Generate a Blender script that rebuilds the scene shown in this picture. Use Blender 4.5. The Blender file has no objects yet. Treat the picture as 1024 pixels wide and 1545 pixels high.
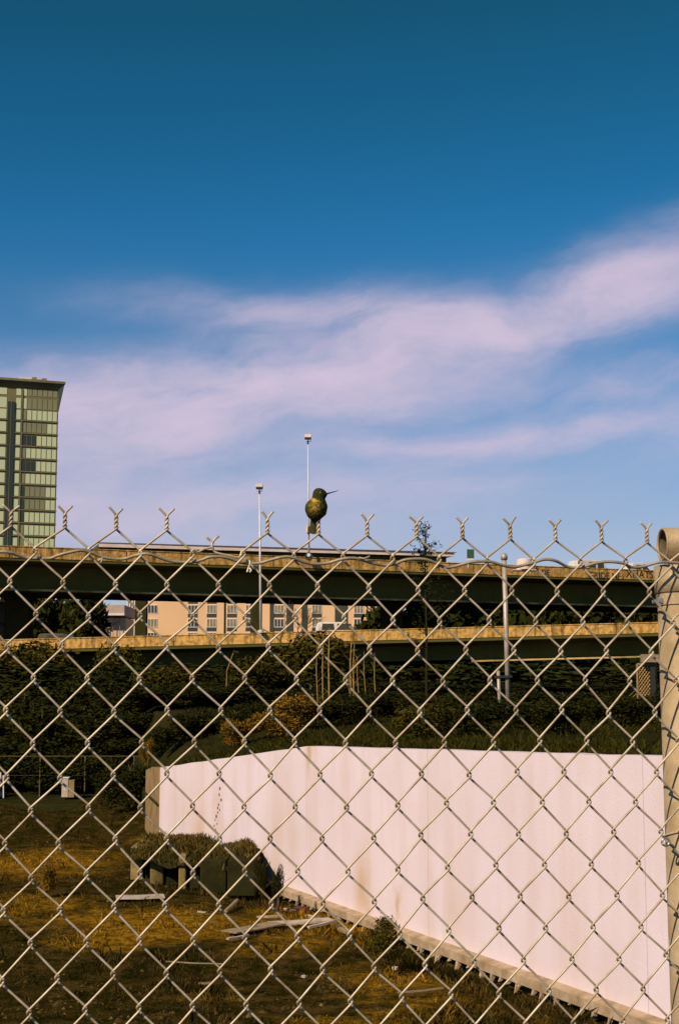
import bpy, bmesh, math, random
from math import sin, cos, tan, pi, radians as RAD, atan2, sqrt, exp
from mathutils import Vector, Matrix, noise as MN
random.seed(7)
sc = bpy.context.scene
col = sc.collection

# ------------------------------------------------------------------ camera
PITCH = RAD(7.0)
F = 2146.0
CAMZ = 4.0
cam_d = bpy.data.cameras.new('camera'); cam = bpy.data.objects.new('camera', cam_d); col.objects.link(cam)
cam_d.sensor_fit = 'VERTICAL'; cam_d.sensor_height = 36.0; cam_d.lens = 36.0*F/1545.0
cam_d.clip_start = 0.05; cam_d.clip_end = 6000
cam.location = (0, 0, CAMZ); cam.rotation_euler = (RAD(90)+PITCH, 0, 0)
cam_d.dof.use_dof = False
sc.camera = cam

# ------------------------------------------------------------------ world, sun, exposure
SUN_AZ, SUN_EL = RAD(218), RAD(36)
world = bpy.data.worlds.new('World'); sc.world = world; world.use_nodes = True
wt = world.node_tree; wn = wt.nodes; wl = wt.links; wn.clear()
def W(t, **k):
    n = wn.new(t)
    for a, b in k.items(): setattr(n, a, b)
    return n
def wm(op, a, b=None, c=None):
    n = W('ShaderNodeMath', operation=op)
    for i, v in enumerate((a, b, c)):
        if v is None: continue
        if isinstance(v, (int, float)): n.inputs[i].default_value = v
        else: wl.new(v, n.inputs[i])
    return n.outputs[0]
SKY_STRENGTH = 0.10
sky = W('ShaderNodeTexSky', sky_type='NISHITA', sun_disc=False)
sky.sun_elevation = SUN_EL; sky.sun_rotation = SUN_AZ
sky.air_density = 1.0; sky.dust_density = 0.3; sky.ozone_density = 3.0
tc = W('ShaderNodeTexCoord'); sep = W('ShaderNodeSeparateXYZ'); wl.new(tc.outputs['Generated'], sep.inputs[0])
az = wm('ARCTAN2', sep.outputs[0], sep.outputs[1])
el = wm('ARCSINE', sep.outputs[2])
# slow warp of the direction, so that the cloud streaks fray
nz1 = W('ShaderNodeTexNoise'); nz1.inputs['Scale'].default_value = 7.0; nz1.inputs['Detail'].default_value = 5.0
mp = W('ShaderNodeMapping'); mp.inputs['Scale'].default_value = (1, 1, 2.2); wl.new(tc.outputs['Generated'], mp.inputs[0]); wl.new(mp.outputs[0], nz1.inputs['Vector'])
s1 = W('ShaderNodeSeparateColor'); wl.new(nz1.outputs['Color'], s1.inputs[0])
azw = wm('ADD', az, wm('MULTIPLY', wm('SUBTRACT', s1.outputs[0], .5), .10))
elw = wm('ADD', el, wm('MULTIPLY', wm('SUBTRACT', s1.outputs[1], .5), .055))
def ang(px, py):
    x = (px-512)/F; u = (772.5-py)/F
    y = cos(PITCH)-u*sin(PITCH); z = sin(PITCH)+u*cos(PITCH)
    return atan2(x, y), math.asin(z/sqrt(x*x+y*y+z*z))
# streaks of cirrus: centre, half length, half width, tilt, density
CL = [(60,638,280,58,3,1.05),(330,600,250,48,7,.92),(570,555,230,54,10,.80),(480,478,250,36,-2,.52),(730,505,130,28,-6,.5),
      (850,482,150,26,18,.55),(950,425,150,42,17,.72),(1130,372,170,52,12,.6),(640,672,200,24,4,.42),(880,638,190,26,7,.5),
      (150,775,420,62,0,.62),(560,740,300,45,0,.3),(950,570,240,28,10,.35),(-250,640,260,60,-6,.8),(1400,600,300,60,4,.6),(640,600,260,20,10,.15)]
acc = None
for (px, py, a, b, t, s) in CL:
    A0, E0 = ang(px, py); t = RAD(t)
    da = wm('SUBTRACT', azw, A0); de = wm('SUBTRACT', elw, E0)
    u = wm('MULTIPLY', wm('ADD', wm('MULTIPLY', da, cos(t)), wm('MULTIPLY', de, sin(t))), F/a)
    v = wm('MULTIPLY', wm('SUBTRACT', wm('MULTIPLY', de, cos(t)), wm('MULTIPLY', da, sin(t))), F/b)
    g = wm('MULTIPLY', wm('EXPONENT', wm('MULTIPLY', wm('ADD', wm('MULTIPLY', u, u), wm('MULTIPLY', v, v)), -1.0)), s)
    acc = g if acc is None else wm('ADD', acc, g)
# fine combed texture along the streaks
cmb = W('ShaderNodeCombineXYZ')
wl.new(wm('ADD', wm('MULTIPLY', azw, 5.0), wm('MULTIPLY', elw, 1.0)), cmb.inputs[0])
wl.new(wm('SUBTRACT', wm('MULTIPLY', elw, 24.0), wm('MULTIPLY', azw, 4.2)), cmb.inputs[1])
nz2 = W('ShaderNodeTexNoise'); nz2.inputs['Scale'].default_value = 1.5; nz2.inputs['Detail'].default_value = 7.0; nz2.inputs['Roughness'].default_value = .55
wl.new(cmb.outputs[0], nz2.inputs['Vector'])
mr = W('ShaderNodeMapRange'); mr.inputs[1].default_value = .25; mr.inputs[2].default_value = .70; mr.inputs[3].default_value = .30; mr.inputs[4].default_value = 1.42
wl.new(nz2.outputs['Fac'], mr.inputs[0])
nz3 = W('ShaderNodeTexNoise'); nz3.inputs['Scale'].default_value = 2.6; nz3.inputs['Detail'].default_value = 9.0; nz3.inputs['Roughness'].default_value = .66
cmb2 = W('ShaderNodeCombineXYZ'); wl.new(wm('MULTIPLY', azw, 6.0), cmb2.inputs[0]); wl.new(wm('SUBTRACT', wm('MULTIPLY', elw, 13.0), wm('MULTIPLY', azw, 2.0)), cmb2.inputs[1]); cmb2.inputs[2].default_value = 4.0
wl.new(cmb2.outputs[0], nz3.inputs['Vector'])
mr3 = W('ShaderNodeMapRange'); mr3.inputs[1].default_value = .33; mr3.inputs[2].default_value = .68; mr3.inputs[3].default_value = .62; mr3.inputs[4].default_value = 1.30; wl.new(nz3.outputs['Fac'], mr3.inputs[0])
dens = wm('MULTIPLY', wm('MULTIPLY', acc, mr.outputs[0]), mr3.outputs[0])
dens = wm('SUBTRACT', 1.0, wm('EXPONENT', wm('MULTIPLY', dens, -1.42)))
# thin veil towards the horizon
elp = wm('MAXIMUM', el, 0.0)
veil = wm('MULTIPLY', wm('EXPONENT', wm('MULTIPLY', wm('MULTIPLY', elp, elp), -38.0)), .60)
dens = wm('MINIMUM', wm('ADD', dens, wm('MULTIPLY', veil, wm('SUBTRACT', 1.0, dens))), 1.0)
# clear sky: the Nishita blue, deepened with elevation as this film does
ramp = W('ShaderNodeValToRGB')
wl.new(wm('MULTIPLY', el, 1/(pi/2)), ramp.inputs[0])
cr = ramp.color_ramp; cr.elements[0].position = 0.0; cr.elements[0].color = (.50, .64, .74, 1)
cr.elements[1].position = 1.0; cr.elements[1].color = (.09, .34, .34, 1)
for p, c in ((.12, (.17, .62, .84, 1)), (.20, (.075, .585, .80, 1)), (.30, (.075, .45, .485, 1)), (.42, (.07,.39,.42,1))):
    e = cr.elements.new(p); e.color = c
mul = W('ShaderNodeMix', data_type='RGBA', blend_type='MULTIPLY'); mul.inputs[0].default_value = 1.0
wl.new(sky.outputs[0], mul.inputs[6]); wl.new(ramp.outputs[0], mul.inputs[7])
mx = W('ShaderNodeMix', data_type='RGBA'); wl.new(dens, mx.inputs[0]); wl.new(mul.outputs[2], mx.inputs[6])
mx.inputs[7].default_value = (6.6, 5.5, 6.9, 1)
bg = W('ShaderNodeBackground'); bg.inputs[1].default_value = SKY_STRENGTH; wl.new(mx.outputs[2], bg.inputs[0])
wo = W('ShaderNodeOutputWorld'); wl.new(bg.outputs[0], wo.inputs[0])

sun_d = bpy.data.lights.new('sun', 'SUN'); sun = bpy.data.objects.new('sun', sun_d); col.objects.link(sun)
sun_d.energy = 4.8; sun_d.angle = RAD(0.5); sun_d.color = (1.0, .83, .62)
SV = Vector((sin(SUN_AZ)*cos(SUN_EL), cos(SUN_AZ)*cos(SUN_EL), sin(SUN_EL)))
sun.rotation_euler = SV.to_track_quat('Z', 'Y').to_euler()
sun.location = SV*30
sc.render.engine = 'CYCLES'
sc.view_settings.view_transform = 'Standard'; sc.view_settings.look = 'None'
sc.view_settings.exposure = 0.0; sc.view_settings.gamma = 1.0

# ------------------------------------------------------------------ helpers
def P(px, py, d):
    """world point seen at photo pixel (px,py) whose ground distance along the view is d"""
    x = (px-512)/F; u = (772.5-py)/F
    y = cos(PITCH)-u*sin(PITCH); z = sin(PITCH)+u*cos(PITCH)
    return Vector((x*d/y, d, CAMZ+z*d/y))
def G(px, py, z=0.0):
    x = (px-512)/F; u = (772.5-py)/F
    y = cos(PITCH)-u*sin(PITCH); zz = sin(PITCH)+u*cos(PITCH)
    t = (z-CAMZ)/zz
    return Vector((x*t, y*t, z))

def tag(o, label=None, cat=None, group=None, kind=None):
    if label: o['label'] = label
    if cat: o['category'] = cat
    if group: o['group'] = group
    if kind: o['kind'] = kind
    return o
def empty(name, loc=(0,0,0), rz=0):
    o = bpy.data.objects.new(name, None); col.objects.link(o); o.location = loc; o.rotation_euler = (0,0,rz)
    o.empty_display_size = .2
    return o
def link(name, me, parent=None, loc=None):
    o = bpy.data.objects.new(name, me); col.objects.link(o)
    if parent: o.parent = parent
    if loc is not None: o.location = loc
    return o
def copy_tree(o, parent=None):
    c = o.copy(); col.objects.link(c); c.parent = parent
    for ch in list(o.children): copy_tree(ch, c)
    return c

class MB:
    def __init__(s): s.v = []; s.f = []
    def add(s, vs, fs):
        n = len(s.v); s.v += [tuple(v) for v in vs]; s.f += [tuple(i+n for i in f) for f in fs]; return s
    def box(s, a, b):
        x0,y0,z0 = a; x1,y1,z1 = b
        return s.add([(x0,y0,z0),(x1,y0,z0),(x1,y1,z0),(x0,y1,z0),(x0,y0,z1),(x1,y0,z1),(x1,y1,z1),(x0,y1,z1)],
                     [(0,3,2,1),(4,5,6,7),(0,1,5,4),(1,2,6,5),(2,3,7,6),(3,0,4,7)])
    def tube(s, pts, r, n=8, cap=True):
        pts = [Vector(p) for p in pts]; m = len(pts)
        rs = r if isinstance(r, (list, tuple)) else [r]*m
        vs = []; prev = None
        for i, p in enumerate(pts):
            d = (pts[min(i+1,m-1)]-pts[max(i-1,0)])
            if d.length < 1e-9: d = Vector((0,0,1))
            d.normalize()
            if prev is None:
                a = Vector((0,1,0)) if abs(d.y) < .9 else Vector((1,0,0))
                u = d.cross(a).normalized()
            else:
                u = (prev-d*prev.dot(d)); u = u.normalized() if u.length > 1e-6 else d.orthogonal().normalized()
            prev = u; w = d.cross(u)
            for k in range(n):
                q = 2*pi*k/n; vs.append(p+(u*cos(q)+w*sin(q))*rs[i])
        fs = [(i*n+k, i*n+(k+1)%n, (i+1)*n+(k+1)%n, (i+1)*n+k) for i in range(m-1) for k in range(n)]
        if cap: fs += [tuple(range(n-1,-1,-1)), tuple((m-1)*n+k for k in range(n))]
        return s.add(vs, fs)
    def prism(s, prof, A, B):
        """profile (n,z) polygon swept from A to B; n is measured to the left-hand normal pointing away (+y)"""
        A = Vector(A); B = Vector(B); t = (B-A); t.z = 0; t.normalize(); nn = Vector((-t.y, t.x, 0))
        if nn.y < 0: nn = -nn
        k = len(prof)
        vs = [A+nn*p[0]+Vector((0,0,p[1])) for p in prof]+[B+nn*p[0]+Vector((0,0,p[1])) for p in prof]
        fs = [(i, (i+1)%k, k+(i+1)%k, k+i) for i in range(k)]+[tuple(range(k-1,-1,-1)), tuple(range(k,2*k))]
        return s.add(vs, fs)
    def build(s, name, mat, parent=None, smooth=False, bevel=0, fix=True):
        me = bpy.data.meshes.new(name); me.from_pydata(s.v, [], s.f)
        if mat: me.materials.append(mat)
        if fix or bevel:
            bm = bmesh.new(); bm.from_mesh(me)
            if fix: bmesh.ops.recalc_face_normals(bm, faces=bm.faces)
            if bevel: bmesh.ops.bevel(bm, geom=bm.edges[:], offset=bevel, segments=1, affect='EDGES')
            bm.to_mesh(me); bm.free()
        if smooth: me.polygons.foreach_set('use_smooth', [True]*len(me.polygons))
        me.update()
        return link(name, me, parent)

def mat(name, c, rough=.8, metal=0.0, c2=None, scale=3.0, bump=0.0, bscale=None, detail=6, spec=.5, stretch=None, lo=.35, hi=.65, extra=None, translucent=0, island=0):
    m = bpy.data.materials.new(name); m.use_nodes = True
    nt = m.node_tree; N = nt.nodes; L = nt.links
    b = N['Principled BSDF']; b.inputs['Roughness'].default_value = rough; b.inputs['Metallic'].default_value = metal
    b.inputs['Specular IOR Level'].default_value = spec
    b.inputs['Base Color'].default_value = (*c, 1)
    tcn = N.new('ShaderNodeTexCoord'); mpn = N.new('ShaderNodeMapping'); L.new(tcn.outputs['Object'], mpn.inputs[0])
    if stretch: mpn.inputs['Scale'].default_value = stretch
    cur = None
    if c2:
        nz = N.new('ShaderNodeTexNoise'); nz.inputs['Scale'].default_value = scale; nz.inputs['Detail'].default_value = detail; nz.inputs['Roughness'].default_value = .6
        L.new(mpn.outputs[0], nz.inputs['Vector'])
        r = N.new('ShaderNodeMapRange'); r.inputs[1].default_value = lo; r.inputs[2].default_value = hi; L.new(nz.outputs['Fac'], r.inputs[0])
        x = N.new('ShaderNodeMix'); x.data_type = 'RGBA'; L.new(r.outputs[0], x.inputs[0]); x.inputs[6].default_value = (*c,1); x.inputs[7].default_value = (*c2,1)
        cur = x.outputs[2]
        L.new(cur, b.inputs['Base Color'])
    if island:
        g = N.new('ShaderNodeNewGeometry'); hs = N.new('ShaderNodeHueSaturation')
        r = N.new('ShaderNodeMapRange'); r.inputs[3].default_value = 1-island; r.inputs[4].default_value = 1+island
        L.new(g.outputs['Random Per Island'], r.inputs[0]); L.new(r.outputs[0], hs.inputs['Value'])
        r2 = N.new('ShaderNodeMapRange'); r2.inputs[3].default_value = .485; r2.inputs[4].default_value = .515
        L.new(g.outputs['Random Per Island'], r2.inputs[0]); L.new(r2.outputs[0], hs.inputs['Hue'])
        if cur: L.new(cur, hs.inputs['Color'])
        else: hs.inputs['Color'].default_value = (*c,1)
        cur = hs.outputs[0]; L.new(cur, b.inputs['Base Color'])
    if bump:
        nb = N.new('ShaderNodeTexNoise'); nb.inputs['Scale'].default_value = bscale or scale*4; nb.inputs['Detail'].default_value = 5
        L.new(mpn.outputs[0], nb.inputs['Vector'])
        bp = N.new('ShaderNodeBump'); bp.inputs['Strength'].default_value = 1.0; bp.inputs['Distance'].default_value = bump
        L.new(nb.outputs['Fac'], bp.inputs['Height']); L.new(bp.outputs[0], b.inputs['Normal'])
    if translucent:
        tr = N.new('ShaderNodeBsdfTranslucent'); ms = N.new('ShaderNodeMixShader'); ms.inputs[0].default_value = translucent
        if cur: L.new(cur, tr.inputs[0])
        else: tr.inputs[0].default_value = (*c,1)
        L.new(b.outputs[0], ms.inputs[1]); L.new(tr.outputs[0], ms.inputs[2]); L.new(ms.outputs[0], N['Material Output'].inputs[0])
    if extra: extra(nt, b, cur, tcn)
    return m

M = {}
M['zinc'] = mat('galvanised_wire', (.66,.55,.40), .5, .22, (.36,.26,.15), 28, .00015, 400)
M['tension'] = mat('weathered_tension_wire', (.42,.35,.24), .6, .3, (.28,.22,.14), 70, .0002, 500)
M['post'] = mat('galvanised_post', (.52,.38,.225), .6, .2, (.31,.215,.11), 22, .0008, 150, lo=.3, hi=.7)
M['bolt'] = mat('zinc_bolt', (.7,.63,.52), .3, .8, (.4,.34,.25), 90)
def stain_rows(nt, b, cur, tcn):
    # rain streaks running down from the top edge of a concrete barrier
    N = nt.nodes; L = nt.links
    mp = N.new('ShaderNodeMapping'); mp.inputs['Scale'].default_value = (1.6,1.6,.16); L.new(tcn.outputs['Object'], mp.inputs[0])
    nz = N.new('ShaderNodeTexNoise'); nz.inputs['Scale'].default_value = 1.6; nz.inputs['Detail'].default_value = 8; nz.inputs['Roughness'].default_value = .7
    L.new(mp.outputs[0], nz.inputs['Vector'])
    r = N.new('ShaderNodeMapRange'); r.inputs[1].default_value = .47; r.inputs[2].default_value = .66; r.inputs[4].default_value = .9; L.new(nz.outputs['Fac'], r.inputs[0])
    x = N.new('ShaderNodeMix'); x.data_type = 'RGBA'; L.new(r.outputs[0], x.inputs[0]); L.new(cur, x.inputs[6]); x.inputs[7].default_value = (.09,.055,.016,1)
    L.new(x.outputs[2], b.inputs['Base Color'])
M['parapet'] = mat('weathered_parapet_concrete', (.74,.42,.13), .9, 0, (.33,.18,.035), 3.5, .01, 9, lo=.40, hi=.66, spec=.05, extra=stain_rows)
M['soffit'] = mat('shade_toned_deck_concrete', (.115,.105,.026), .95, 0, (.085,.078,.02), .5, spec=.04)  # shade under the decks put into the dark base colour
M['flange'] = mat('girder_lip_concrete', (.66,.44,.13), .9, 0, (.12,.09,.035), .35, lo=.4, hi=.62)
M['asphalt'] = mat('asphalt', (.055,.05,.045), .9, 0, (.04,.038,.034), 3)
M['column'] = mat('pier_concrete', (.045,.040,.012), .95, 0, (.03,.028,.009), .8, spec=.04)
M['rampface'] = mat('pale_ramp_fascia', (.80,.64,.58), .8, 0, (.66,.50,.42), .7)
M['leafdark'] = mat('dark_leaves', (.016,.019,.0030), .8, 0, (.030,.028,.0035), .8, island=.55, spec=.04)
M['leafmid'] = mat('olive_leaves', (.032,.031,.004), .8, 0, (.078,.054,.006), 1.0, island=.5, spec=.05)
M['leafgold'] = mat('golden_leaves', (.26,.125,.012), .8, 0, (.07,.05,.007), 1.6, island=.5, spec=.05)
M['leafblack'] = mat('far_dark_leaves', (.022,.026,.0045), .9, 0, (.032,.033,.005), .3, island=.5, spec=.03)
M['bark'] = mat('bark', (.09,.065,.03), .95, 0, (.05,.035,.016), 8, .01, 30)
M['stem'] = mat('pale_sapling_bark', (.42,.26,.07), .9, 0, (.2,.12,.035), 6)
M['tan'] = mat('hotel_render', (.78,.49,.27), .9, 0, (.70,.43,.23), .08)
M['white'] = mat('white_paint', (.74,.66,.62), .5, 0, (.62,.55,.5), 2)
M['glassdark'] = mat('dark_window_glass', (.035,.032,.016), .15, 0, (.06,.055,.03), .3)
M['curtain'] = mat('curtained_window', (.30,.24,.13), .4, 0, (.15,.12,.07), .8)
M['black'] = mat('black_paint', (.02,.02,.015), .5)
M['steel'] = mat('galvanised_mast', (.78,.68,.62), .5, .1, (.66,.56,.50), 3)
M['pole'] = mat('dull_galvanised_pole', (.52,.42,.36), .5, .25, (.36,.28,.22), 3)
M['green'] = mat('green_sign_back', (.02,.07,.035), .6)
M['wood'] = mat('weathered_board', (.33,.25,.15), .9, 0, (.20,.14,.07), 6, stretch=(1,8,8))
M['paleboard'] = mat('pale_board', (.55,.47,.40), .8, 0, (.35,.28,.2), 5)
M['scrapwhite'] = mat('dirty_white_scrap', (.50,.43,.35), .8, 0, (.28,.22,.15), 9)
M['rust'] = mat('rusty_scrap', (.35,.10,.04), .8, 0, (.2,.06,.03), 9)
M['lattice'] = mat('tan_lattice', (.42,.25,.09), .8, 0, (.22,.13,.05), 9)

# ------------------------------------------------------------------ the white retaining wall line in plan (lot level z = 0)
WR = G(1075, 1566); WN = G(1000, 1540); WC = G(240, 1270.5)       # near end (outside the frame), photo's right edge, far corner
wdir = (WC-WN); wdir.z = 0; wdir.normalize()
WR = WN-wdir*6.0
WK_px = 460
nrm = Vector((-wdir.y, wdir.x, 0)); nrm = nrm if nrm.x > 0 else -nrm   # into the bank
def wall_at(px):
    """point on the wall's base line seen at column px"""
    # ray x/y = k, line WN + s*wdir ; the column is solved on the base line
    best = None
    for i in range(2001):
        s = i/2000*(WC-WN).length
        q = WN+wdir*s
        # photo column
        yy = q.y*cos(PITCH)-(0-(CAMZ))*0
        dz = q.z-CAMZ
        fwd = q.y*cos(PITCH)+dz*sin(PITCH)
        pxx = 512+F*q.x/fwd
        e = abs(pxx-px)
        if best is None or e < best[0]: best = (e, q)
    return best[1]
WK = wall_at(462)
def ztop(q, py):
    return P(512, py, q.y).z
ZT_N = ztop(WN, 1141); ZT_K = ztop(WK, 1126); ZT_C = ztop(WC, 1158)
ZT_R = ZT_N+(ZT_N-ZT_K)/((WN-WK).length)*6.0
RET = G(219, 1243)                                                  # far end of the return wall

def fbm(x, y, s=1.0, o=4):
    return MN.fractal(Vector((x*s, y*s, 3.7)), 1.0, 2.0, o)

# ------------------------------------------------------------------ ground sheets
def ground_color(nt, b, tcn, blade=0):
    N = nt.nodes; L = nt.links
    geo = N.new('ShaderNodeNewGeometry')
    def noise(scale, det=6, rough=.6, vec=None):
        n = N.new('ShaderNodeTexNoise'); n.inputs['Scale'].default_value = scale; n.inputs['Detail'].default_value = det; n.inputs['Roughness'].default_value = rough
        L.new(vec or geo.outputs['Position'], n.inputs['Vector']); return n.outputs['Fac']
    def rng(v, a, c, o0=0, o1=1):
        r = N.new('ShaderNodeMapRange'); L.new(v, r.inputs[0]); r.inputs[1].default_value = a; r.inputs[2].default_value = c; r.inputs[3].default_value = o0; r.inputs[4].default_value = o1
        return r.outputs[0]
    def mix(f, a, c):
        x = N.new('ShaderNodeMix'); x.data_type = 'RGBA'; L.new(f, x.inputs[0])
        for k, v in ((6, a), (7, c)):
            if isinstance(v, tuple): x.inputs[k].default_value = (*v,1)
            else: L.new(v, x.inputs[k])
        return x.outputs[2]
    def m(op, a, c):
        n = N.new('ShaderNodeMath'); n.operation = op
        for i, v in enumerate((a, c)):
            if isinstance(v, (int, float)): n.inputs[i].default_value = v
            else: L.new(v, n.inputs[i])
        return n.outputs[0]
    # sunlit patches painted as dry golden grass, shade as dark moss and soil
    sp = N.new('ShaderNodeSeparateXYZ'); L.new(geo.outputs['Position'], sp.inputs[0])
    lit_pat = None
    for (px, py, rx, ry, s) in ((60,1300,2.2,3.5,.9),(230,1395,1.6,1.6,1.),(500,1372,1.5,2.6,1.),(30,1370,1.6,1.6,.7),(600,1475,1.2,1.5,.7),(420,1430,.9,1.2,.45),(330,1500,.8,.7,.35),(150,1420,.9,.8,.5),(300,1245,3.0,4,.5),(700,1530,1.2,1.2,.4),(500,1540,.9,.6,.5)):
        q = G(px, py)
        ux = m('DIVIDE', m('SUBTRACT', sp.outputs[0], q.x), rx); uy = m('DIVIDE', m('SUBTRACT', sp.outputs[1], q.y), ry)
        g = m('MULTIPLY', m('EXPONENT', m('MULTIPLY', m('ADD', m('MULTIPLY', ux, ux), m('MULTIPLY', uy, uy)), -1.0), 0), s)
        lit_pat = g if lit_pat is None else m('ADD', lit_pat, g)
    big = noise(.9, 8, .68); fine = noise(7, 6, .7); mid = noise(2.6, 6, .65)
    f = rng(m('ADD', m('MULTIPLY', lit_pat, .62), m('ADD', m('MULTIPLY', big, .9), m('MULTIPLY', mid, .55))), .90, 1.24)
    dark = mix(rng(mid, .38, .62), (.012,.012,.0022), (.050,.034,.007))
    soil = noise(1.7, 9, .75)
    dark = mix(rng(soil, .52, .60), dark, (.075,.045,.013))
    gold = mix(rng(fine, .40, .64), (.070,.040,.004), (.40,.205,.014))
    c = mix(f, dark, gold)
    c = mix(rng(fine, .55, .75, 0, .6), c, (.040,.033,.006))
    if blade:
        g = geo; hs = N.new('ShaderNodeHueSaturation'); r = rng(g.outputs['Random Per Island'], 0, 1, .5, 1.7)
        L.new(r, hs.inputs['Value']); L.new(c, hs.inputs['Color']); c = hs.outputs[0]
    L.new(c, b.inputs['Base Color'])
    if not blade:
        bp = N.new('ShaderNodeBump'); bp.inputs['Distance'].default_value = .05; L.new(fine, bp.inputs['Height']); L.new(bp.outputs[0], b.inputs['Normal'])
M['ground'] = mat('lot_soil_painted_sun', (.05,.04,.02), .95, spec=.0, extra=lambda nt,b,cur,tcn: ground_color(nt,b,tcn))
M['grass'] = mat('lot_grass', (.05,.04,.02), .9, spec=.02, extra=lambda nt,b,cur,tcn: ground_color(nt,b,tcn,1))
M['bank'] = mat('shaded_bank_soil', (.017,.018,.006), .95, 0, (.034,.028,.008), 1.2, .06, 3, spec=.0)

def lot_z(x, y):
    s = 1/(1+exp(min(60, max(-60, (y-5.6)*1.6))))
    s = max(0, min(1, s))
    amp = min(1, max(0, (y-8)/6))
    dw = (x-WN.x)*nrm.x+(y-WN.y)*nrm.y
    drop = .26*exp(-min(50,(dw/1.3)**2))*amp
    return 2.32*s - drop + amp*(.10*fbm(x, y, .25)+.05*fbm(x+9, y, .9)) - .02
def grid(name, xs, ys, zf, m):
    nx, ny = len(xs), len(ys)
    me = bpy.data.meshes.new(name)
    vs = [(x, y, zf(x, y)) for y in ys for x in xs]
    fs = [(j*nx+i, j*nx+i+1, (j+1)*nx+i+1, (j+1)*nx+i) for j in range(ny-1) for i in range(nx-1)]
    me.from_pydata(vs, [], fs); me.materials.append(m); me.polygons.foreach_set('use_smooth', [True]*len(me.polygons))
    return link(name, me)
xs = [-900,-300,-120,-60,-40]+[-30+i*.5 for i in range(101)]+[30,60,120,300,900]
ys = [-60,-20,-6,-2]+[i*.4 for i in range(0,160)]+[70,90,140,300,900,3000]
g = grid('ground', xs, ys, lot_z, M['ground']); tag(g, 'vacant lot soil and dry grass with sunlit patches painted gold and shade painted dark', kind='structure')

# raised ground behind the wall, rising to the freeway
def hill_z(x, y):
    base = 3.05 if x > -6 else 3.05
    return base + .5*min(1, max(0, (y-48)/45)) + .12*fbm(x, y, .2)
bd = []
def top_on(q):
    # height of the wall top at point q of its line
    s = (q-WN).dot(wdir); sk = (WK-WN).dot(wdir); scn = (WC-WN).dot(wdir)
    if s <= sk: return ZT_N+(ZT_K-ZT_N)*s/sk
    return ZT_K+(ZT_C-ZT_K)*(s-sk)/(scn-sk)
for i in range(60):
    q = WR+(WC-WR)*(i/59); bd.append((q+nrm*.2, top_on(q)-.07, 1))
for i in range(1, 12):
    q = WC+(RET-WC)*(i/11); bd.append((q+Vector((.25,0,0)), ZT_C-.1-.55*i/11, 1))
for i in range(1, 25):
    t = i/24; q = Vector((-7.2, 50.0, 0)).lerp(Vector((-60, 57, 0)), (i-1)/23); bd.append((q, -.15, 0))
rows = [-1,0,.004,.01,.02,.03,.045,.06,.08,.1,.13,.17,.22,.3,.42,.6,1.0]
vs = []; fs = []; nb = len(bd)
for j, t in enumerate(rows):
    for i, (q, z0, w) in enumerate(bd):
        ex = 500-520*i/59 if i < 60 else (-20-40*(i-59)/11 if i < 71 else -60-840*(i-70)/(nb-71))
        e = Vector((ex, 480, 0))
        if t < 0: vs.append((q.x, q.y, min(z0,0)-.6)); continue
        p = q.lerp(e, t)
        dist = (p-q).length
        zt = hill_z(p.x, p.y)
        a = min(1, dist/(16 if w else 34)); a = a*a*(3-2*a)
        vs.append((p.x, p.y, z0+(zt-z0)*a + (0 if t == 0 else .06*fbm(p.x, p.y, .7))))
for j in range(len(rows)-1):
    for i in range(nb-1): fs.append((j*nb+i, j*nb+i+1, (j+1)*nb+i+1, (j+1)*nb+i))
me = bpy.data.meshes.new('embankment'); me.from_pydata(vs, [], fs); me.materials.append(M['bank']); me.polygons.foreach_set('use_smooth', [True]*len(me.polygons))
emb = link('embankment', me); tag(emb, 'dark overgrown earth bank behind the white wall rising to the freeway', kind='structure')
bm = bmesh.new(); bm.from_mesh(me); bmesh.ops.recalc_face_normals(bm, faces=bm.faces)
if sum(f.normal.z for f in bm.faces) < 0: bmesh.ops.reverse_faces(bm, faces=bm.faces)
bm.to_mesh(me); bm.free()
from mathutils.bvhtree import BVHTree
BT = BVHTree.FromPolygons([Vector(v) for v in vs], fs)
def surf(x, y):
    h = BT.ray_cast(Vector((x, y, 60)), Vector((0,0,-1)))
    z = lot_z(x, y)
    if h[0] is not None: z = max(z, h[0].z)
    return z

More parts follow.
